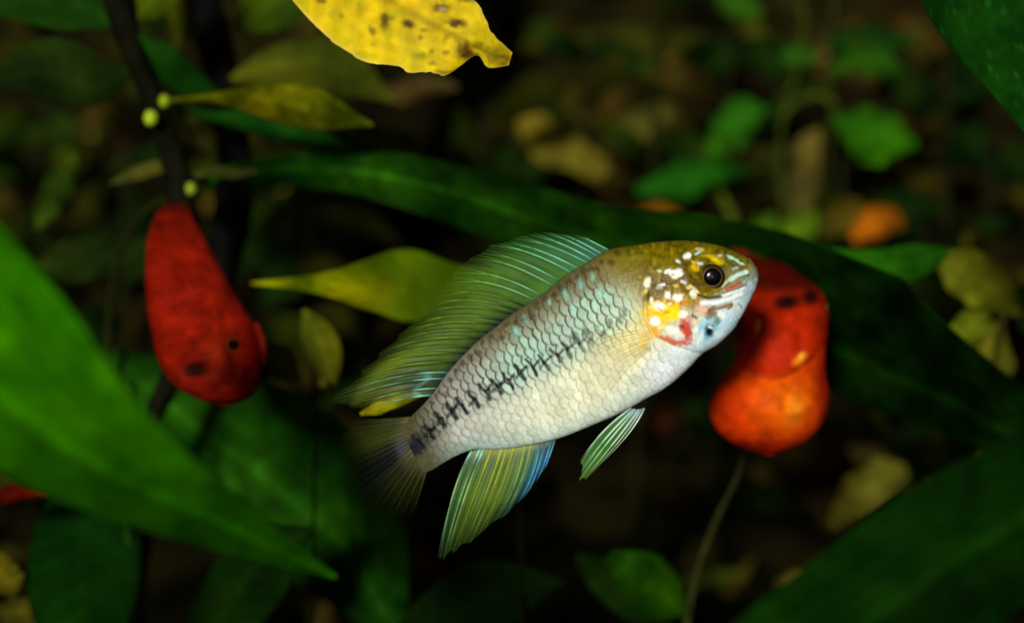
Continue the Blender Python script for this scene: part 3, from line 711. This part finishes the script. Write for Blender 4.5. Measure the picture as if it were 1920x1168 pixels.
# head markings
HM = [
 # dark olive and brown ground
 (1278, 491, 15, 11, 0, (52, 38, 2), .85), (1230, 527, 13, 17, 0, (62, 46, 2), .8), (1214, 556, 9, 9, 0, (64, 48, 4), .8), (1243, 541, 20, 10, 0, (96, 62, 4), .7),
 (1292, 525, 12, 26, 0, (92, 66, 6), .6), (1352, 476, 16, 5, 20, (60, 50, 6), .7), (1271, 534, 20, 9, 0, (120, 86, 6), .6), (1268, 472, 40, 14, 0, (96, 80, 6), .5), (1190, 498, 36, 26, 0, (114, 104, 34), .6), (1240, 500, 60, 40, 0, (108, 92, 0), .6),
 (1271, 572, 18, 9, -20, (184, 92, 14), .85), (1250, 566, 8, 6, 0, (150, 90, 10), .7),
 (1237, 586, 38, 22, -15, (246, 200, 0), 1.0), (1262, 590, 14, 10, 0, (250, 214, 0), .9), (1224, 621, 12, 10, 30, (226, 160, 20), .85), (1216, 600, 8, 18, 10, (214, 160, 40), .6), (1205, 636, 12, 22, 20, (226, 190, 70), .6),
 (1282, 617, 15, 24, -5, (198, 52, 22), .95), (1252, 638, 24, 6, 24, (206, 92, 34), .9), (1276, 642, 18, 5, 5, (196, 70, 30), .85),
 (1262, 621, 20, 9, 30, (246, 238, 228), .95), (1300, 625, 6, 24, -8, (240, 240, 226), .8),
 (1312, 580, 12, 14, 0, (226, 178, 150), .8), (1302, 600, 8, 10, 0, (226, 190, 130), .7),
 # white spangles
 (1285, 481, 8, 8, -30, (252, 246, 224), 1), (1309, 469, 8, 4, 10, (200, 190, 130), .8), (1211, 532, 7, 13, 15, (250, 246, 216), 1), (1232, 509, 6, 5, 0, (236, 224, 160), .9), (1249, 511, 9, 7, 10, (252, 250, 232), 1),
 (1268, 512, 11, 8, -15, (254, 252, 240), 1), (1262, 520, 8, 5, 0, (250, 244, 214), 1), (1247, 554, 7, 9, 0, (246, 246, 226), 1), (1266, 558, 13, 8, 0, (252, 252, 240), 1), (1233, 574, 13, 8, 10, (250, 248, 230), 1),
 (1218, 564, 5, 8, 0, (244, 236, 190), .9), (1295, 551, 8, 12, 0, (238, 236, 214), .95), (1223, 602, 12, 9, 20, (252, 248, 232), 1), (1275, 589, 10, 8, 0, (252, 246, 230), 1), (1206, 548, 4, 7, 20, (220, 206, 110), .8),
 (1340, 489, 17, 6, 22, (232, 204, 10), .95), (1299, 501, 8, 9, -30, (214, 170, 4), .95), (1322, 482, 7, 4, 0, (190, 160, 20), .7), (1289, 540, 6, 5, 0, (230, 210, 120), .8),
 # snout; its teal glints are painted into the skin colour
 (1410, 514, 16, 30, 15, (118, 128, 104), .85), (1398, 545, 14, 24, 20, (170, 192, 196), .6), (1372, 486, 15, 4, 25, (176, 222, 200), .9), (1386, 494, 10, 3.5, 20, (190, 232, 214), .9), (1366, 498, 12, 4, 25, (40, 52, 20), .8), (1386, 503, 14, 4, 0, (44, 52, 22), .7),
 (1328, 588, 11, 12, 0, (112, 88, 20), .9), (1348, 592, 9, 9, 0, (244, 244, 230), .9), (1366, 574, 14, 4, -15, (190, 150, 60), .8), (1380, 580, 20, 20, -40, (214, 230, 232), .6),
 (1324, 617, 19, 24, 20, (140, 200, 226), .85), (1340, 602, 7, 9, 20, (70, 110, 84), .8), (1326, 619, 9, 12.5, 18, (4, 20, 36), 1.0), (1310, 632, 6, 16, 20, (226, 240, 244), .8), (1344, 628, 14, 12, -40, (226, 238, 240), .7),
]
for (x, y, rx, ry, an, col, s) in [(1290, 512, 26, 22, 0, (60, 46, 0), .75), (1300, 545, 22, 16, 10, (66, 46, 2), .7), (1330, 521, 36, 34, 0, (50, 40, 2), .9), (1360, 495, 30, 16, 25, (78, 82, 34), .8),
    (1250, 530, 46, 24, -10, (62, 46, 0), .8), (1240, 560, 30, 14, 0, (110, 76, 2), .7), (1376, 520, 26, 22, 10, (104, 116, 86), .7), (1300, 570, 18, 14, 0, (150, 104, 40), .6), (1380, 600, 26, 50, 36, (176, 212, 230), .55)]:
    c = put(c, blob(x, y, rx, ry, an, 1.3) * s, col)
for (x, y, rx, ry, an, col, s) in HM:
    k9 = .86 if min(col) > 150 else 1.0
    c = put(c, blob(x, y, rx*k9, ry*k9, an, 2.2) * s, col)
rs2 = np.random.RandomState(12)
for q in range(46):
    x0, y0 = rs2.uniform(1215, 1385), rs2.uniform(478, 625)
    if math.hypot(x0 - 1330, y0 - 521) < 30 or y0 > 650 - .55*(x0 - 1215) + 60: continue
    an, ln = rs2.uniform(-.6, .9), rs2.uniform(3, 10)
    cs = [(238, 246, 240), (170, 214, 214), (250, 226, 90), (48, 36, 2), (60, 44, 4)][rs2.randint(5)]
    c = put(c, line([(x0, y0), (x0 + ln*math.cos(an), y0 + ln*math.sin(an))], rs2.uniform(1.6, 3.0), 1.2) * rs2.uniform(.5, .9), cs)
for pts, w, col, s in [
    ([(1358, 543), (1372, 537), (1384, 531)], 4.2, (184, 66, 44), .85),
    ([(1356, 534), (1376, 522), (1400, 516)], 2.2, (40, 44, 30), .8),
    ([(1350, 550), (1372, 544), (1396, 534)], 2.0, (60, 30, 24), .7),
    ([(1330, 575), (1360, 566), (1386, 556)], 2.0, (60, 74, 70), .6),
    ([(1366, 525), (1380, 516), (1396, 511)], 4.5, (196, 228, 214), .95),
    ([(1350, 536), (1360, 528), (1368, 520)], 3.0, (190, 200, 170), .8),
    ([(1312, 568), (1340, 567), (1366, 560), (1386, 551)], 4.5, (232, 244, 244), .95),
    ([(1346, 556), (1366, 550), (1392, 541)], 3.0, (220, 234, 232), .8),
    ([(1306, 553), (1324, 559), (1346, 556)], 3.2, (20, 44, 40), .9),
    ([(1326, 581), (1346, 577), (1368, 570)], 3.6, (136, 74, 20), .9),
]:
    c = put(c, line(pts, w) * s, col)
c = put(c, blob(778, 842, 26, 13, -40, 1) * .7, (16, 20, 28))
c = put(c, (1 - sstep(150, 230, aq)) * sstep(.5, .3, tq) * sstep(.5, .8, vnoise(px/7, py/7, 71)) * .5, (54, 44, 2))
c = put(c, (1 - sstep(150, 230, aq)) * sstep(.55, .3, tq) * sstep(.62, .85, vnoise(px/8 + 9, py/8, 72)) * .5, (150, 126, 10))
c = c * (0.90 + 0.20*vnoise(px/4, py/4, 77))[..., None] * np.array([0.95, 1.0, 0.97])

yb = yy - np.sign(ct)[None] * np.abs(ct)[None] ** 0.6 * relief * np.sign(1)
YAW = 0.10
def fish_y(a):                                  # the tail swings a little away
    return YAW * np.maximum(a - 120, 0) - 4
ypx = yb + fish_y(aq)
def fishW(px_, py_, y_):
    return np.stack([(px_ - 960) * UF, CAM_Y + DF + y_ * UF, CAM_Z - (py_ - 584) * UF], -1)
fr = thing('silver_fish', 'small silver cichlid with black zigzag flank, gold spangled cheek and spread fins', 'fish', tuple(fishW(np.array(1115.), np.array(797.), np.array(30.))))
bv = fishW(px, py, ypx)
nose = np.array([[bv[0].mean(0)], ])[0]; tailp = np.array([bv[-1].mean(0)])
faces = grid_faces(NA, NT, closed=True)
nv = NA * NT
faces += [(nv, (j+1) % NT, j) for j in range(NT)] + [(nv + 1, (NA-1)*NT + j, (NA-1)*NT + (j+1) % NT) for j in range(NT)]
allv = np.concatenate([bv.reshape(-1, 3), nose, tailp]); allc = np.concatenate([c.reshape(-1, 3), c[0].mean(0)[None], c[-1].mean(0)[None]])
body = mesh_obj('body', allv, faces, M_FISH, fr, allc)

def surf_y(x, y):
    """depth of the near flank at a photograph pixel"""
    d = (px - x)**2 + (py - y)**2 + (ypx > fish_y(aq)) * 1e6
    return ypx.ravel()[np.argmin(d)]

# eye
def dome(name, x, y, yc, r, depth, parent, colfn, n=22, m=40, arc=math.pi/2*1.15):
    ps = np.linspace(0.001, arc, n)[:, None]; an = np.linspace(0, 2*math.pi, m, endpoint=False)[None]
    rr = r * np.sin(ps) / 1.0
    X = x + rr*np.cos(an); Y = y + rr*np.sin(an); Z = yc - depth*np.cos(ps) + 0*an
    cc = colfn(np.sin(np.minimum(ps, math.pi/2)) + 0*an, an + 0*ps)
    return mesh_obj(name, fishW(X, Y, Z), grid_faces(n, m, closed=True) + [tuple(range(m))], M_EYE, parent, cc)
ey = surf_y(1330, 521)
def iris(r, an):
    cc = ramp(r, [0, .58, .64, .74, .80, .9, 1], [(40, 34, 20), (40, 34, 20), (92, 78, 54), (66, 52, 26), (50, 40, 10), (48, 36, 8), (30, 24, 4)])
    return cc * (0.7 + 0.6*vnoise(an*2.2 + 5, r*4, 9))[..., None]
eye = dome('eye', 1330, 521, ey + 4, 25, 10, fr, iris)
dome('pupil', 1331, 520, ey - 4.2, 16, 3.4, eye, lambda r, an: ramp(r, [0, .6, 1], [(6, 8, 22), (4, 4, 10), (3, 3, 4)]), n=12)

# fins
def fork(P0, q, y_, side, ss, rr, cl, parent, sides=5):
    """one ray: a stem that splits into two fine branches past its middle"""
    vs, fs, cs = [], [], []
    cut = 9
    def add(P, rad, col):
        n = len(P); off = sum(len(v) for v in vs)
        tan = np.gradient(P, axis=0); tan /= np.linalg.norm(tan, axis=1, keepdims=True) + 1e-12
        a = np.cross(tan, [0, 1.0, 0]); a /= np.linalg.norm(a, axis=1, keepdims=True) + 1e-9; b = np.cross(tan, a)
        th_ = np.linspace(0, 2*math.pi, sides, endpoint=False)
        v = P[:, None] + rad[:, None, None]*(np.cos(th_)[None, :, None]*a[:, None] + np.sin(th_)[None, :, None]*b[:, None])
        vs.append(v.reshape(-1, 3)); cs.append(np.repeat(col[:, None], sides, 1).reshape(-1, 4))
        fs.extend(grid_faces(n, sides, off, closed=True)); fs.append(tuple(off + k for k in range(sides))[::-1]); fs.append(tuple(off + (n-1)*sides + k for k in range(sides)))
    add(P0[:cut + 1], rr[:cut + 1], cl[:cut + 1])
    for sg in (-1, 1):
        sp = sg * .22 * np.clip((ss[cut:] - ss[cut]) / (ss[-1] - ss[cut]), 0, 1)[:, None] * side[None]
        add(fishW(q[cut:, 0] + sp[:, 0], q[cut:, 1] + sp[:, 1], y_[cut:]), rr[cut:] * .72, cl[cut:])
    return mesh_obj('fin_ray', np.concatenate(vs), fs, M_RAY, parent, np.concatenate(cs))

def fin(name, base, ctrl, tip, nr, colfn, rayfn, raycol, parent=fr, y0=None, wav=3.0, nsub=5, ns=30, ray_r=(1.9, 0.7), tips_out=1.0, ymid=None, ray_a=0.85, fade=0.45):
    """membrane plus rays; base, ctrl, tip are lists of photograph points, one quadratic ray per parameter"""
    nt_ = (nr - 1) * nsub + 1
    tr_ = np.linspace(0, 1, nr); tr_[1:-1] += R.uniform(-.26, .26, nr - 2) / (nr - 1)
    t = np.interp(np.arange(nt_) / nsub, np.arange(nr), tr_)
    def cur(p):
        p = np.asarray(p, float)
        return np.stack([herm(t, np.linspace(0, 1, len(p)), p[:, 0]), herm(t, np.linspace(0, 1, len(p)), p[:, 1])], -1)
    B, C, T = cur(base), cur(ctrl), cur(tip)
    jt = np.interp(t, np.linspace(0, 1, nr), R.uniform(-.07, .04, nr))[:, None]
    T = T + (T - C) * jt * 2; C = C + R.uniform(-3, 3, 2)
    frac = (np.arange(nt_) % nsub) / nsub
    scal = 1 - 0.02 * np.sin(math.pi * frac)               # membrane dips between the ray tips
    s = np.linspace(0, 1, ns)
    S = s[None] * scal[:, None]
    Q = ((1-S)**2)[..., None]*B[:, None] + (2*S*(1-S))[..., None]*C[:, None] + (S**2)[..., None]*T[:, None]
    if y0 is None:
        yB = fish_y(to_ab(B)[0])[:, None]
    else:
        yB = np.interp(t, np.linspace(0, 1, len(y0)), y0)[:, None]
    yM = 0 if ymid is None else np.interp(t, np.linspace(0, 1, len(ymid)), ymid)[:, None]
    Y = yB + yM * S + wav * np.sin(2*math.pi*frac)[:, None] * S + 5*np.sin(t*9)[:, None]*S*S
    cc = colfn(t[:, None] + 0*S, S, Q[..., 0], Q[..., 1])
    ob = mesh_obj(name, fishW(Q[..., 0], Q[..., 1], Y), grid_faces(nt_, ns), M_FIN, parent, cc)
    for k_ in range(nr):
        i = k_ * nsub
        ss = np.linspace(0, tips_out, 16)[:, None]
        q = (1-ss)**2*B[i] + 2*ss*(1-ss)*C[i] + ss**2*T[i]
        y_ = yB[i] + (yM if np.isscalar(yM) else yM[i]) * ss[:, 0] + 5*np.sin(t[i]*9)*ss[:, 0]**2
        al_ = ray_a*(1 - .9*sstep(fade, 1.0, ss))*(.55 + .6*vnoise(ss*7 + k_*3.3, ss*0 + k_*1.7, 15))
        cl_ = np.concatenate([raycol(t[i], ss[:, 0]), al_], 1)
        rr_ = np.linspace(ray_r[0], ray_r[1], 16)
        side = np.array([T[min(i + 1, nt_ - 1)] - T[max(i - 1, 0)]])[0] / max(1, min(i + 1, nt_ - 1) - max(i - 1, 0)) * nsub
        fork(fishW(q[:, 0], q[:, 1], y_), q, y_, side, ss[:, 0], rr_ * UF, cl_, ob)
    return ob

def rgba(col, al):
    return np.concatenate([col, al[..., None]], -1)

# dorsal fin
def dcol(t, s, x, y):
    cc = ramp(t, [0, .12, .3, .55, .8, .92, 1], [(44, 92, 60), (48, 108, 56), (66, 122, 26), (80, 118, 14), (76, 106, 10), (60, 80, 10), (110, 116, 8)])
    dk = sstep(.16, .02, s) * sstep(.35, .55, t) * .8
    cc = put(cc, dk, (10, 22, 34))
    cc = put(cc, sstep(.05, .0, np.abs(s - .22 - .05*np.sin(t*60))) * sstep(.86, .93, t) * .8, (120, 210, 190))
    cc = put(cc, sstep(.55, .2, s) * sstep(.88, .95, t) * sstep(1.0, .965, t) * .5, (10, 30, 34))
    cc = put(cc, sstep(.9, 1.0, t) * sstep(.3, .8, s) * .6, (120, 120, 10))
    al = 0.52 - 0.44*sstep(.40, 1, s) + 0.12*sstep(.2, 0, s)
    return rgba(cc, al * (1 - .3*sstep(.75, 1, t)*sstep(.4, 1, s)))
def dray(t, s):
    cc = ramp(s, [0, .25, .7, 1], [(76, 128, 108), (140, 206, 170), (126, 186, 104), (84, 126, 46)])
    if t < .25: cc = cc * np.array([0.9, 1.25, 1.5])
    elif t > .45: cc = ramp(s, [0, .12, .3, .7, 1], [(14, 26, 40), (20, 40, 40), (112, 150, 66), (130, 154, 56), (80, 96, 34)])
    if t > .86: cc = ramp(s, [0, .1, .2, .35, .5, .8, 1], [(30, 50, 50), (110, 200, 190), (150, 236, 214), (30, 60, 60), (120, 190, 150), (110, 130, 70), (60, 80, 30)])
    return cc
fin('dorsal_fin', [(1143, 470), (1120, 484), (1100, 498), (1059, 520), (1025, 549), (991, 572), (960, 592), (933, 614), (895, 644), (864, 675), (836, 708), (812, 742)],
    [(1112, 452), (1068, 450), (1030, 458), (985, 474), (945, 500), (905, 530), (868, 562), (832, 596), (798, 632), (768, 668), (742, 706), (745, 745)],
    [(1088, 442), (1018, 436), (962, 448), (908, 464), (864, 496), (818, 548), (776, 594), (738, 634), (702, 670), (668, 706), (622, 752), (676, 776)],
    25, dcol, None, dray, wav=2.5, ray_r=(2.2, 1.0), fade=.5, ray_a=.62)

# anal fin
def acol(t, s, x, y):
    cc = ramp(t, [0, .14, .28, .5, .8, 1], [(34, 64, 66), (40, 96, 124), (50, 118, 96), (96, 122, 14), (84, 120, 22), (50, 96, 50)])
    cc = put(cc, sstep(.45, .1, t) * sstep(.2, .6, s) * sstep(.35, .75, vnoise(t*34, s*3, 5)) * .9, (40, 116, 176))
    cc = put(cc, sstep(.15, 0, s) * .5, (190, 190, 70))
    cc = put(cc, sstep(.12, .0, np.hypot((x - 925)/70, (y - 925)/70)) * .6, (120, 70, 20))
    return rgba(cc, 0.56 - 0.46*sstep(.45, 1, s))
def aray(t, s):
    if t < .3: return ramp(s, [0, .3, .65, .85, 1], [(60, 90, 90), (90, 150, 170), (70, 160, 220), (130, 190, 210), (60, 110, 130)])
    if t > .85: return ramp(s, [0, .08, .16, .4, 1], [(120, 210, 200), (170, 240, 220), (40, 80, 60), (150, 190, 120), (100, 150, 90)])
    return ramp(s, [0, .1, .5, 1], [(206, 204, 96), (160, 174, 40), (120, 156, 50), (80, 130, 76)])
fin('anal_fin', [(1042, 822), (1018, 830), (985, 834), (950, 840), (915, 842), (884, 848)],
    [(1032, 856), (1012, 880), (975, 905), (925, 925), (880, 925), (846, 905)],
    [(1020, 884), (982, 936), (930, 980), (880, 1018), (844, 1042), (822, 1052)],
    13, acol, None, aray, wav=3, ray_r=(2.6, 0.9), ymid=[0, -10, -14, -10])

# tail fin
def tcol(t, s, x, y):
    cc = ramp(t, [0, .3, .5, .6, 1], [(50, 58, 8), (52, 62, 6), (8, 12, 14), (14, 20, 14), (46, 50, 12)])
    cc = put(cc, sstep(.3, 0, s)*.7, (92, 86, 54))
    return rgba(cc, (0.95 - 0.40*sstep(0, .3, s) - 0.50*sstep(.3, 1, s)) * (1 - .55*sstep(.6, 1, t)))
def tray(t, s):
    if .36 < t < .66: return ramp(s, [0, .12, .2, .7, 1], [(8, 12, 20), (60, 80, 130), (8, 12, 20), (10, 14, 14), (20, 28, 14)])
    return ramp(s, [0, .4, 1], [(80, 82, 44), (60, 66, 18), (38, 48, 12)])
fin('tail_fin', [(770, 784), (764, 800), (764, 820), (768, 842), (782, 864), (798, 884)],
    [(722, 788), (700, 815), (690, 855), (702, 895), (735, 925), (786, 930)],
    [(660, 790), (632, 830), (628, 880), (648, 938), (700, 985), (764, 984)],
    19, tcol, None, tray, wav=2, ray_a=.55, fade=.35, ray_r=(1.8, 0.6), ymid=[10, 25, 30, 25, 10])

# pelvic fin
def pcol(t, s, x, y):
    cc = ramp(t, [0, .5, 1], [(60, 120, 60), (60, 130, 40), (70, 96, 30)])
    return rgba(cc, 0.75 - 0.15*s)
def pray(t, s):
    return ramp(s, [0, .3, .8, 1], [(150, 176, 186), (206, 226, 214), (170, 206, 150), (190, 150, 110)])
fin('pelvic_fin', [(1182, 764), (1190, 766), (1198, 766), (1206, 764)],
    [(1118, 806), (1140, 812), (1166, 812), (1188, 806)],
    [(1084, 872), (1086, 890), (1090, 900), (1124, 868)],
    6, pcol, None, pray, wav=3, ray_r=(2.6, 1.3), y0=[-34, -36, -36, -30], ymid=[-6, -20, -26, -10])

# pectoral fin: a clear fan lying along the flank
def ccol(t, s, x, y):
    return rgba(np.broadcast_to(lin((226, 214, 140)), t.shape + (3,)), 0.16 - 0.12*s)
def cray(t, s):
    return ramp(s, [0, .5, 1], [(214, 190, 96), (226, 214, 150), (226, 220, 180)])
ps = surf_y(1215, 640)
fin('pectoral_fin', [(1212, 618), (1214, 630), (1216, 642), (1216, 654)],
    [(1150, 618), (1140, 645), (1142, 672), (1156, 694)],
    [(1086, 650), (1072, 690), (1084, 730), (1120, 762)],
    11, ccol, None, cray, wav=1.0, ray_a=0.3, ray_r=(0.7, 0.3), y0=[ps - 2, ps - 3, ps - 3, ps - 2], ymid=[2, 0, 0, 2])

# ------------------------------------------------------------------ the two red fish
def ring_fish(rows, n, m, parent, dispfn, colfn):
    rows = np.asarray(rows, float)
    py_ = rows[:, 0]
    u_ = np.linspace(0, 1, n); s_ = np.linspace(py_[0], py_[-1], n)
    rows[:, 3:5] += 0.12
    s_ = py_[0] + (py_[-1] - py_[0]) * (0.5 - 0.5*np.cos(math.pi*u_)) * .5 + (py_[-1] - py_[0]) * u_ * .5
    xl, xr, Df, Db = [herm(s_, py_, rows[:, k_]) for k_ in (1, 2, 3, 4)]
    th_ = np.linspace(0, 2*math.pi, m, endpoint=False)
    cx, w_ = (xl + xr)/2, np.maximum((xr - xl)/2, .5)
    cd, hd = (Df + Db)/2, np.maximum((Db - Df)/2, .002)
    pw = lambda q_, e_: np.sign(q_) * np.abs(q_) ** e_
    X = cx[:, None] + w_[:, None]*pw(np.cos(th_), .95)[None]
    Y = s_[:, None] + 0*X
    hf = np.minimum(0.85 * w_ * K * 3.3, hd)                     # the near side is a shallow dome, the rest runs back
    sn = pw(np.sin(th_), .95)[None]
    D_ = (Df + hf)[:, None] - np.where(sn > 0, hf[:, None], (Db - Df - hf)[:, None]) * sn
    frontw = np.clip(np.sin(th_), 0, 1)[None] ** 0.5
    D_ = D_ + dispfn(X, Y) * frontw * K * 3.2
    cc = colfn(X, Y, np.sin(th_)[None] + 0*X)
    V = W(X, Y, D_)
    nv_ = n*m
    f = grid_faces(n, m, closed=True) + [(nv_, j, (j+1) % m)[::1] for j in range(m)] + [(nv_+1, (n-1)*m + (j+1) % m, (n-1)*m + j) for j in range(m)]
    V = np.concatenate([V.reshape(-1, 3), V[0].mean(0)[None], V[-1].mean(0)[None]])
    C_ = np.concatenate([cc.reshape(-1, 3), cc[0].mean(0)[None], cc[-1].mean(0)[None]])
    return mesh_obj('body', V, f, M_RED, parent, C_)

def eb(X, Y, x, y, rx, ry, ang=0, hard=2.0):
    c_, s_ = math.cos(math.radians(ang)), math.sin(math.radians(ang))
    a_, b_ = (X-x)*c_ + (Y-y)*s_, -(X-x)*s_ + (Y-y)*c_
    return np.exp(-np.hypot(a_/rx, b_/ry) ** (2*hard))
def el(X, Y, pts, w):
    return np.exp(-(seg_dist(X, Y, pts)/w)**2)

def small_eye(parent, px_, py_, D_, r, col=(10, 6, 5), ring=(150, 70, 14)):
    n, m = 12, 18
    a_ = np.linspace(0, math.pi, n)[:, None]; p_ = np.linspace(0, 2*math.pi, m, endpoint=False)[None]
    X = px_ + r*np.sin(a_)*np.cos(p_); Y = py_ + r*np.sin(a_)*np.sin(p_); Z = D_ - r*.7*np.cos(a_)*K*D_ + 0*p_
    cc = np.where((a_ < .95)[..., None] & np.ones((n, m, 1), bool), lin(col), lin(ring)) * np.ones((n, m, 3))
    return mesh_obj('eye', W(X, Y, Z), grid_faces(n, m, closed=True, flip=True), M_RED, parent, cc)

# left: head down, tail away above
lf = thing('red_fish', 'red fish hanging head down with a dark open mouth, below a pale bud', 'fish', tuple(W(420, 757, 3.32)))
def ldisp(X, Y):
    d = 0
    d = d + 12*eb(X, Y, 368, 694, 25, 12, -8, 1.3)                      # mouth
    d = d - 4*eb(X, Y, 360, 716, 50, 14, 10, 1.0) - 4*eb(X, Y, 372, 675, 40, 9, -5, 1)
    d = d + 6*el(X, Y, [(420, 585), (428, 640), (448, 690), (440, 712), (408, 722)], 8)
    d = d - 12*eb(X, Y, 466, 640, 20, 62, -6, 1.4)
    d = d + 3*el(X, Y, [(405, 728), (445, 718), (472, 690)], 6)
    d = d + 5*(vnoise(X/16, Y/16, 21) - .5) + 3*np.sin(Y/9 + 3*vnoise(X/30, Y/30, 5)) * sstep(660, 560, Y)*.5
    return d
def lcol(X, Y, s):
    cc = np.broadcast_to(lin((128, 22, 5)), X.shape + (3,)).copy()
    cc = put(cc, sstep(650, 720, Y) * .35, (116, 24, 12))
    cc = put(cc, eb(X, Y, 405, 660, 20, 40, 0, 1.2) * .55, (160, 46, 14))
    cc = put(cc, eb(X, Y, 465, 620, 20, 60, -8, 1.2) * .5, (150, 20, 10))
    cc = put(cc, eb(X, Y, 345, 560, 30, 26, 0, 1) * .35, (100, 20, 10))
    cc = put(cc, eb(X, Y, 366, 694, 27, 14, -8, 2) * .97, (14, 14, 6))
    cc = put(cc, el(X, Y, [(405, 728), (445, 718), (472, 690)], 6) * .5, (60, 8, 6))
    cc = cc * (0.58 + 0.5*vnoise(X/24, Y/24, 14)[..., None] + .35*vnoise(X/7, Y/7, 15)[..., None])
    cc = put(cc, sstep(.8, .95, vnoise(X/9 + 5, Y/9, 16)) * .5, (60, 10, 6))
    return cc
ring_fish([(384, 318, 346, 3.60, 3.64), (394, 300, 356, 3.50, 3.64), (412, 288, 364, 3.44, 3.64), (440, 278, 380, 3.38, 3.62), (480, 273, 402, 3.34, 3.60), (530, 272, 430, 3.29, 3.56),
           (580, 276, 460, 3.26, 3.54), (615, 282, 483, 3.24, 3.52), (655, 291, 492, 3.22, 3.50), (690, 302, 491, 3.22, 3.46), (715, 320, 487, 3.222, 3.42), (738, 350, 476, 3.232, 3.38), (753, 386, 454, 3.25, 3.36), (760, 410, 430, 3.275, 3.33)],
          120, 120, lf, ldisp, lcol)
small_eye(lf, 437, 646, 3.349, 13)
DOFF = 0.12
leaf(lf, [(331, 400, 3.56), (334, 382, 3.60), (340, 365, 3.68), (350, 345, 3.78)], [14, 22, 28, 30], [14, 22, 28, 30], (60, 10, 6), name='tail_fin', mat=M_RED, thick=0.003)
leaf(lf, [(480, 605, 3.27), (490, 640, 3.26), (486, 680, 3.27), (474, 712, 3.29)], [3, 8, 10, 3], [3, 12, 14, 3], (104, 18, 8), name='pectoral_fin', mat=M_RED, thick=0.003)

# right: seen head-on, mouth up, round orange belly
rf = thing('red_fish', 'orange-bellied red fish facing out with a black mouth, partly behind the silver head', 'fish', tuple(W(1445, 850, 3.4)))
def rdisp(X, Y):
    d = 0
    d = d + 9*eb(X, Y, 1476, 566, 22, 11, -8, 1.3) + 16*eb(X, Y, 1521, 555, 14, 13, 30, 1.3)
    d = d - 6*el(X, Y, [(1462, 548), (1490, 545), (1506, 540), (1530, 540)], 6)
    ly = 708 - 0.0075*(X - 1445)**2                                    # free edge of the gill covers
    d = d - 6*sstep(-60, -2, Y - ly)*(1 - sstep(-6, 12, Y - ly)) + 3*np.exp(-((Y - ly - 8)/10)**2)
    d = d + 2*el(X, Y, [(1496, 590), (1500, 640), (1496, 690)], 7) + 2*el(X, Y, [(1448, 590), (1452, 640)], 6)
    d = d + 6*el(X, Y, [(1500, 690), (1530, 672), (1556, 668)], 5)
    d = d + 5*(vnoise(X/18, Y/18, 33) - .5)
    return d
def rcol(X, Y, s):
    ly = 708 - 0.0075*(X - 1445)**2
    low = sstep(-16, 14, Y - ly)
    cc = np.broadcast_to(lin((160, 32, 3)), X.shape + (3,)).copy()
    cc = put(cc, sstep(556, 528, Y) * .9, (84, 16, 7))  # shade over the upper back, put into the skin colour
    cc = put(cc, sstep(620, 690, Y) * (1 - low) * .5, (186, 42, 6))
    cc = put(cc, low, (176, 42, 3))
    cc = put(cc, low * eb(X, Y, 1470, 750, 62, 62, 0, 1) * .85, (226, 96, 5))
    cc = put(cc, low * eb(X, Y, 1490, 765, 16, 26, 10, 1) * .7, (246, 150, 30))
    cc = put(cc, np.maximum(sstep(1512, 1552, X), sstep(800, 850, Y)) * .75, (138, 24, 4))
    cc = put(cc, eb(X, Y, 1500, 674, 16, 9, -40) * .7, (236, 140, 20))
    cc = put(cc, eb(X, Y, 1502, 668, 4, 8, 30) * .7, (236, 180, 70))
    cc = put(cc, eb(X, Y, 1421, 612, 5, 14, 8) * .7, (210, 130, 50))  # yellowish glint on the left edge, painted as colour
    cc = put(cc, el(X, Y, [(1395, 686), (1420, 702), (1445, 707), (1475, 702), (1498, 690)], 5)*.4, (110, 14, 6))
    cc = put(cc, eb(X, Y, 1475, 566, 26, 15, -8, 2) * .97, (16, 12, 8))
    cc = put(cc, eb(X, Y, 1521, 556, 16, 16, 30, 2) * .95, (20, 10, 6))
    cc = put(cc, eb(X, Y, 1552, 574, 2.5, 7) * .9, (240, 220, 180))  # white glint on the right edge, painted into the skin
    return cc * (0.62 + 0.46*vnoise(X/17, Y/17, 25)[..., None] + 0.26*vnoise(X/6, Y/6, 26)[..., None])
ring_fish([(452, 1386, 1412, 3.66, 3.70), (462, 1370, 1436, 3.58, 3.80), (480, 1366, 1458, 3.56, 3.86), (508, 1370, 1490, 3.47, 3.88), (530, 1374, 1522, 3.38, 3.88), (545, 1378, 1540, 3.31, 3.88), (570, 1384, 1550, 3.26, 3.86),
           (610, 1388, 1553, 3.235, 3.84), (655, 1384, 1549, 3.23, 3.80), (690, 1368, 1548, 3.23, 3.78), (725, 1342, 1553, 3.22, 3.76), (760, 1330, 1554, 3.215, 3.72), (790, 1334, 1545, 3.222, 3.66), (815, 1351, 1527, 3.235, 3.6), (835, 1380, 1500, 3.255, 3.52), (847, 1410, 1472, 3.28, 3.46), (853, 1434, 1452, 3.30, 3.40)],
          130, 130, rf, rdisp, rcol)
small_eye(rf, 1546, 592, 3.44, 9)
leaf(rf, [(1395, 470, 3.72), (1385, 450, 3.76), (1370, 440, 3.8), (1350, 445, 3.85)], [10, 20, 22, 10], [10, 20, 22, 10], (90, 14, 8), name='dorsal_fin', mat=M_RED, thick=0.003)
leaf(rf, [(1440, 600, 3.82), (1420, 600, 3.95), (1400, 600, 4.05), (1380, 600, 4.15)], [20, 40, 60, 60], [20, 40, 60, 60], (120, 18, 8), name='tail_fin', mat=M_RED, thick=0.003)
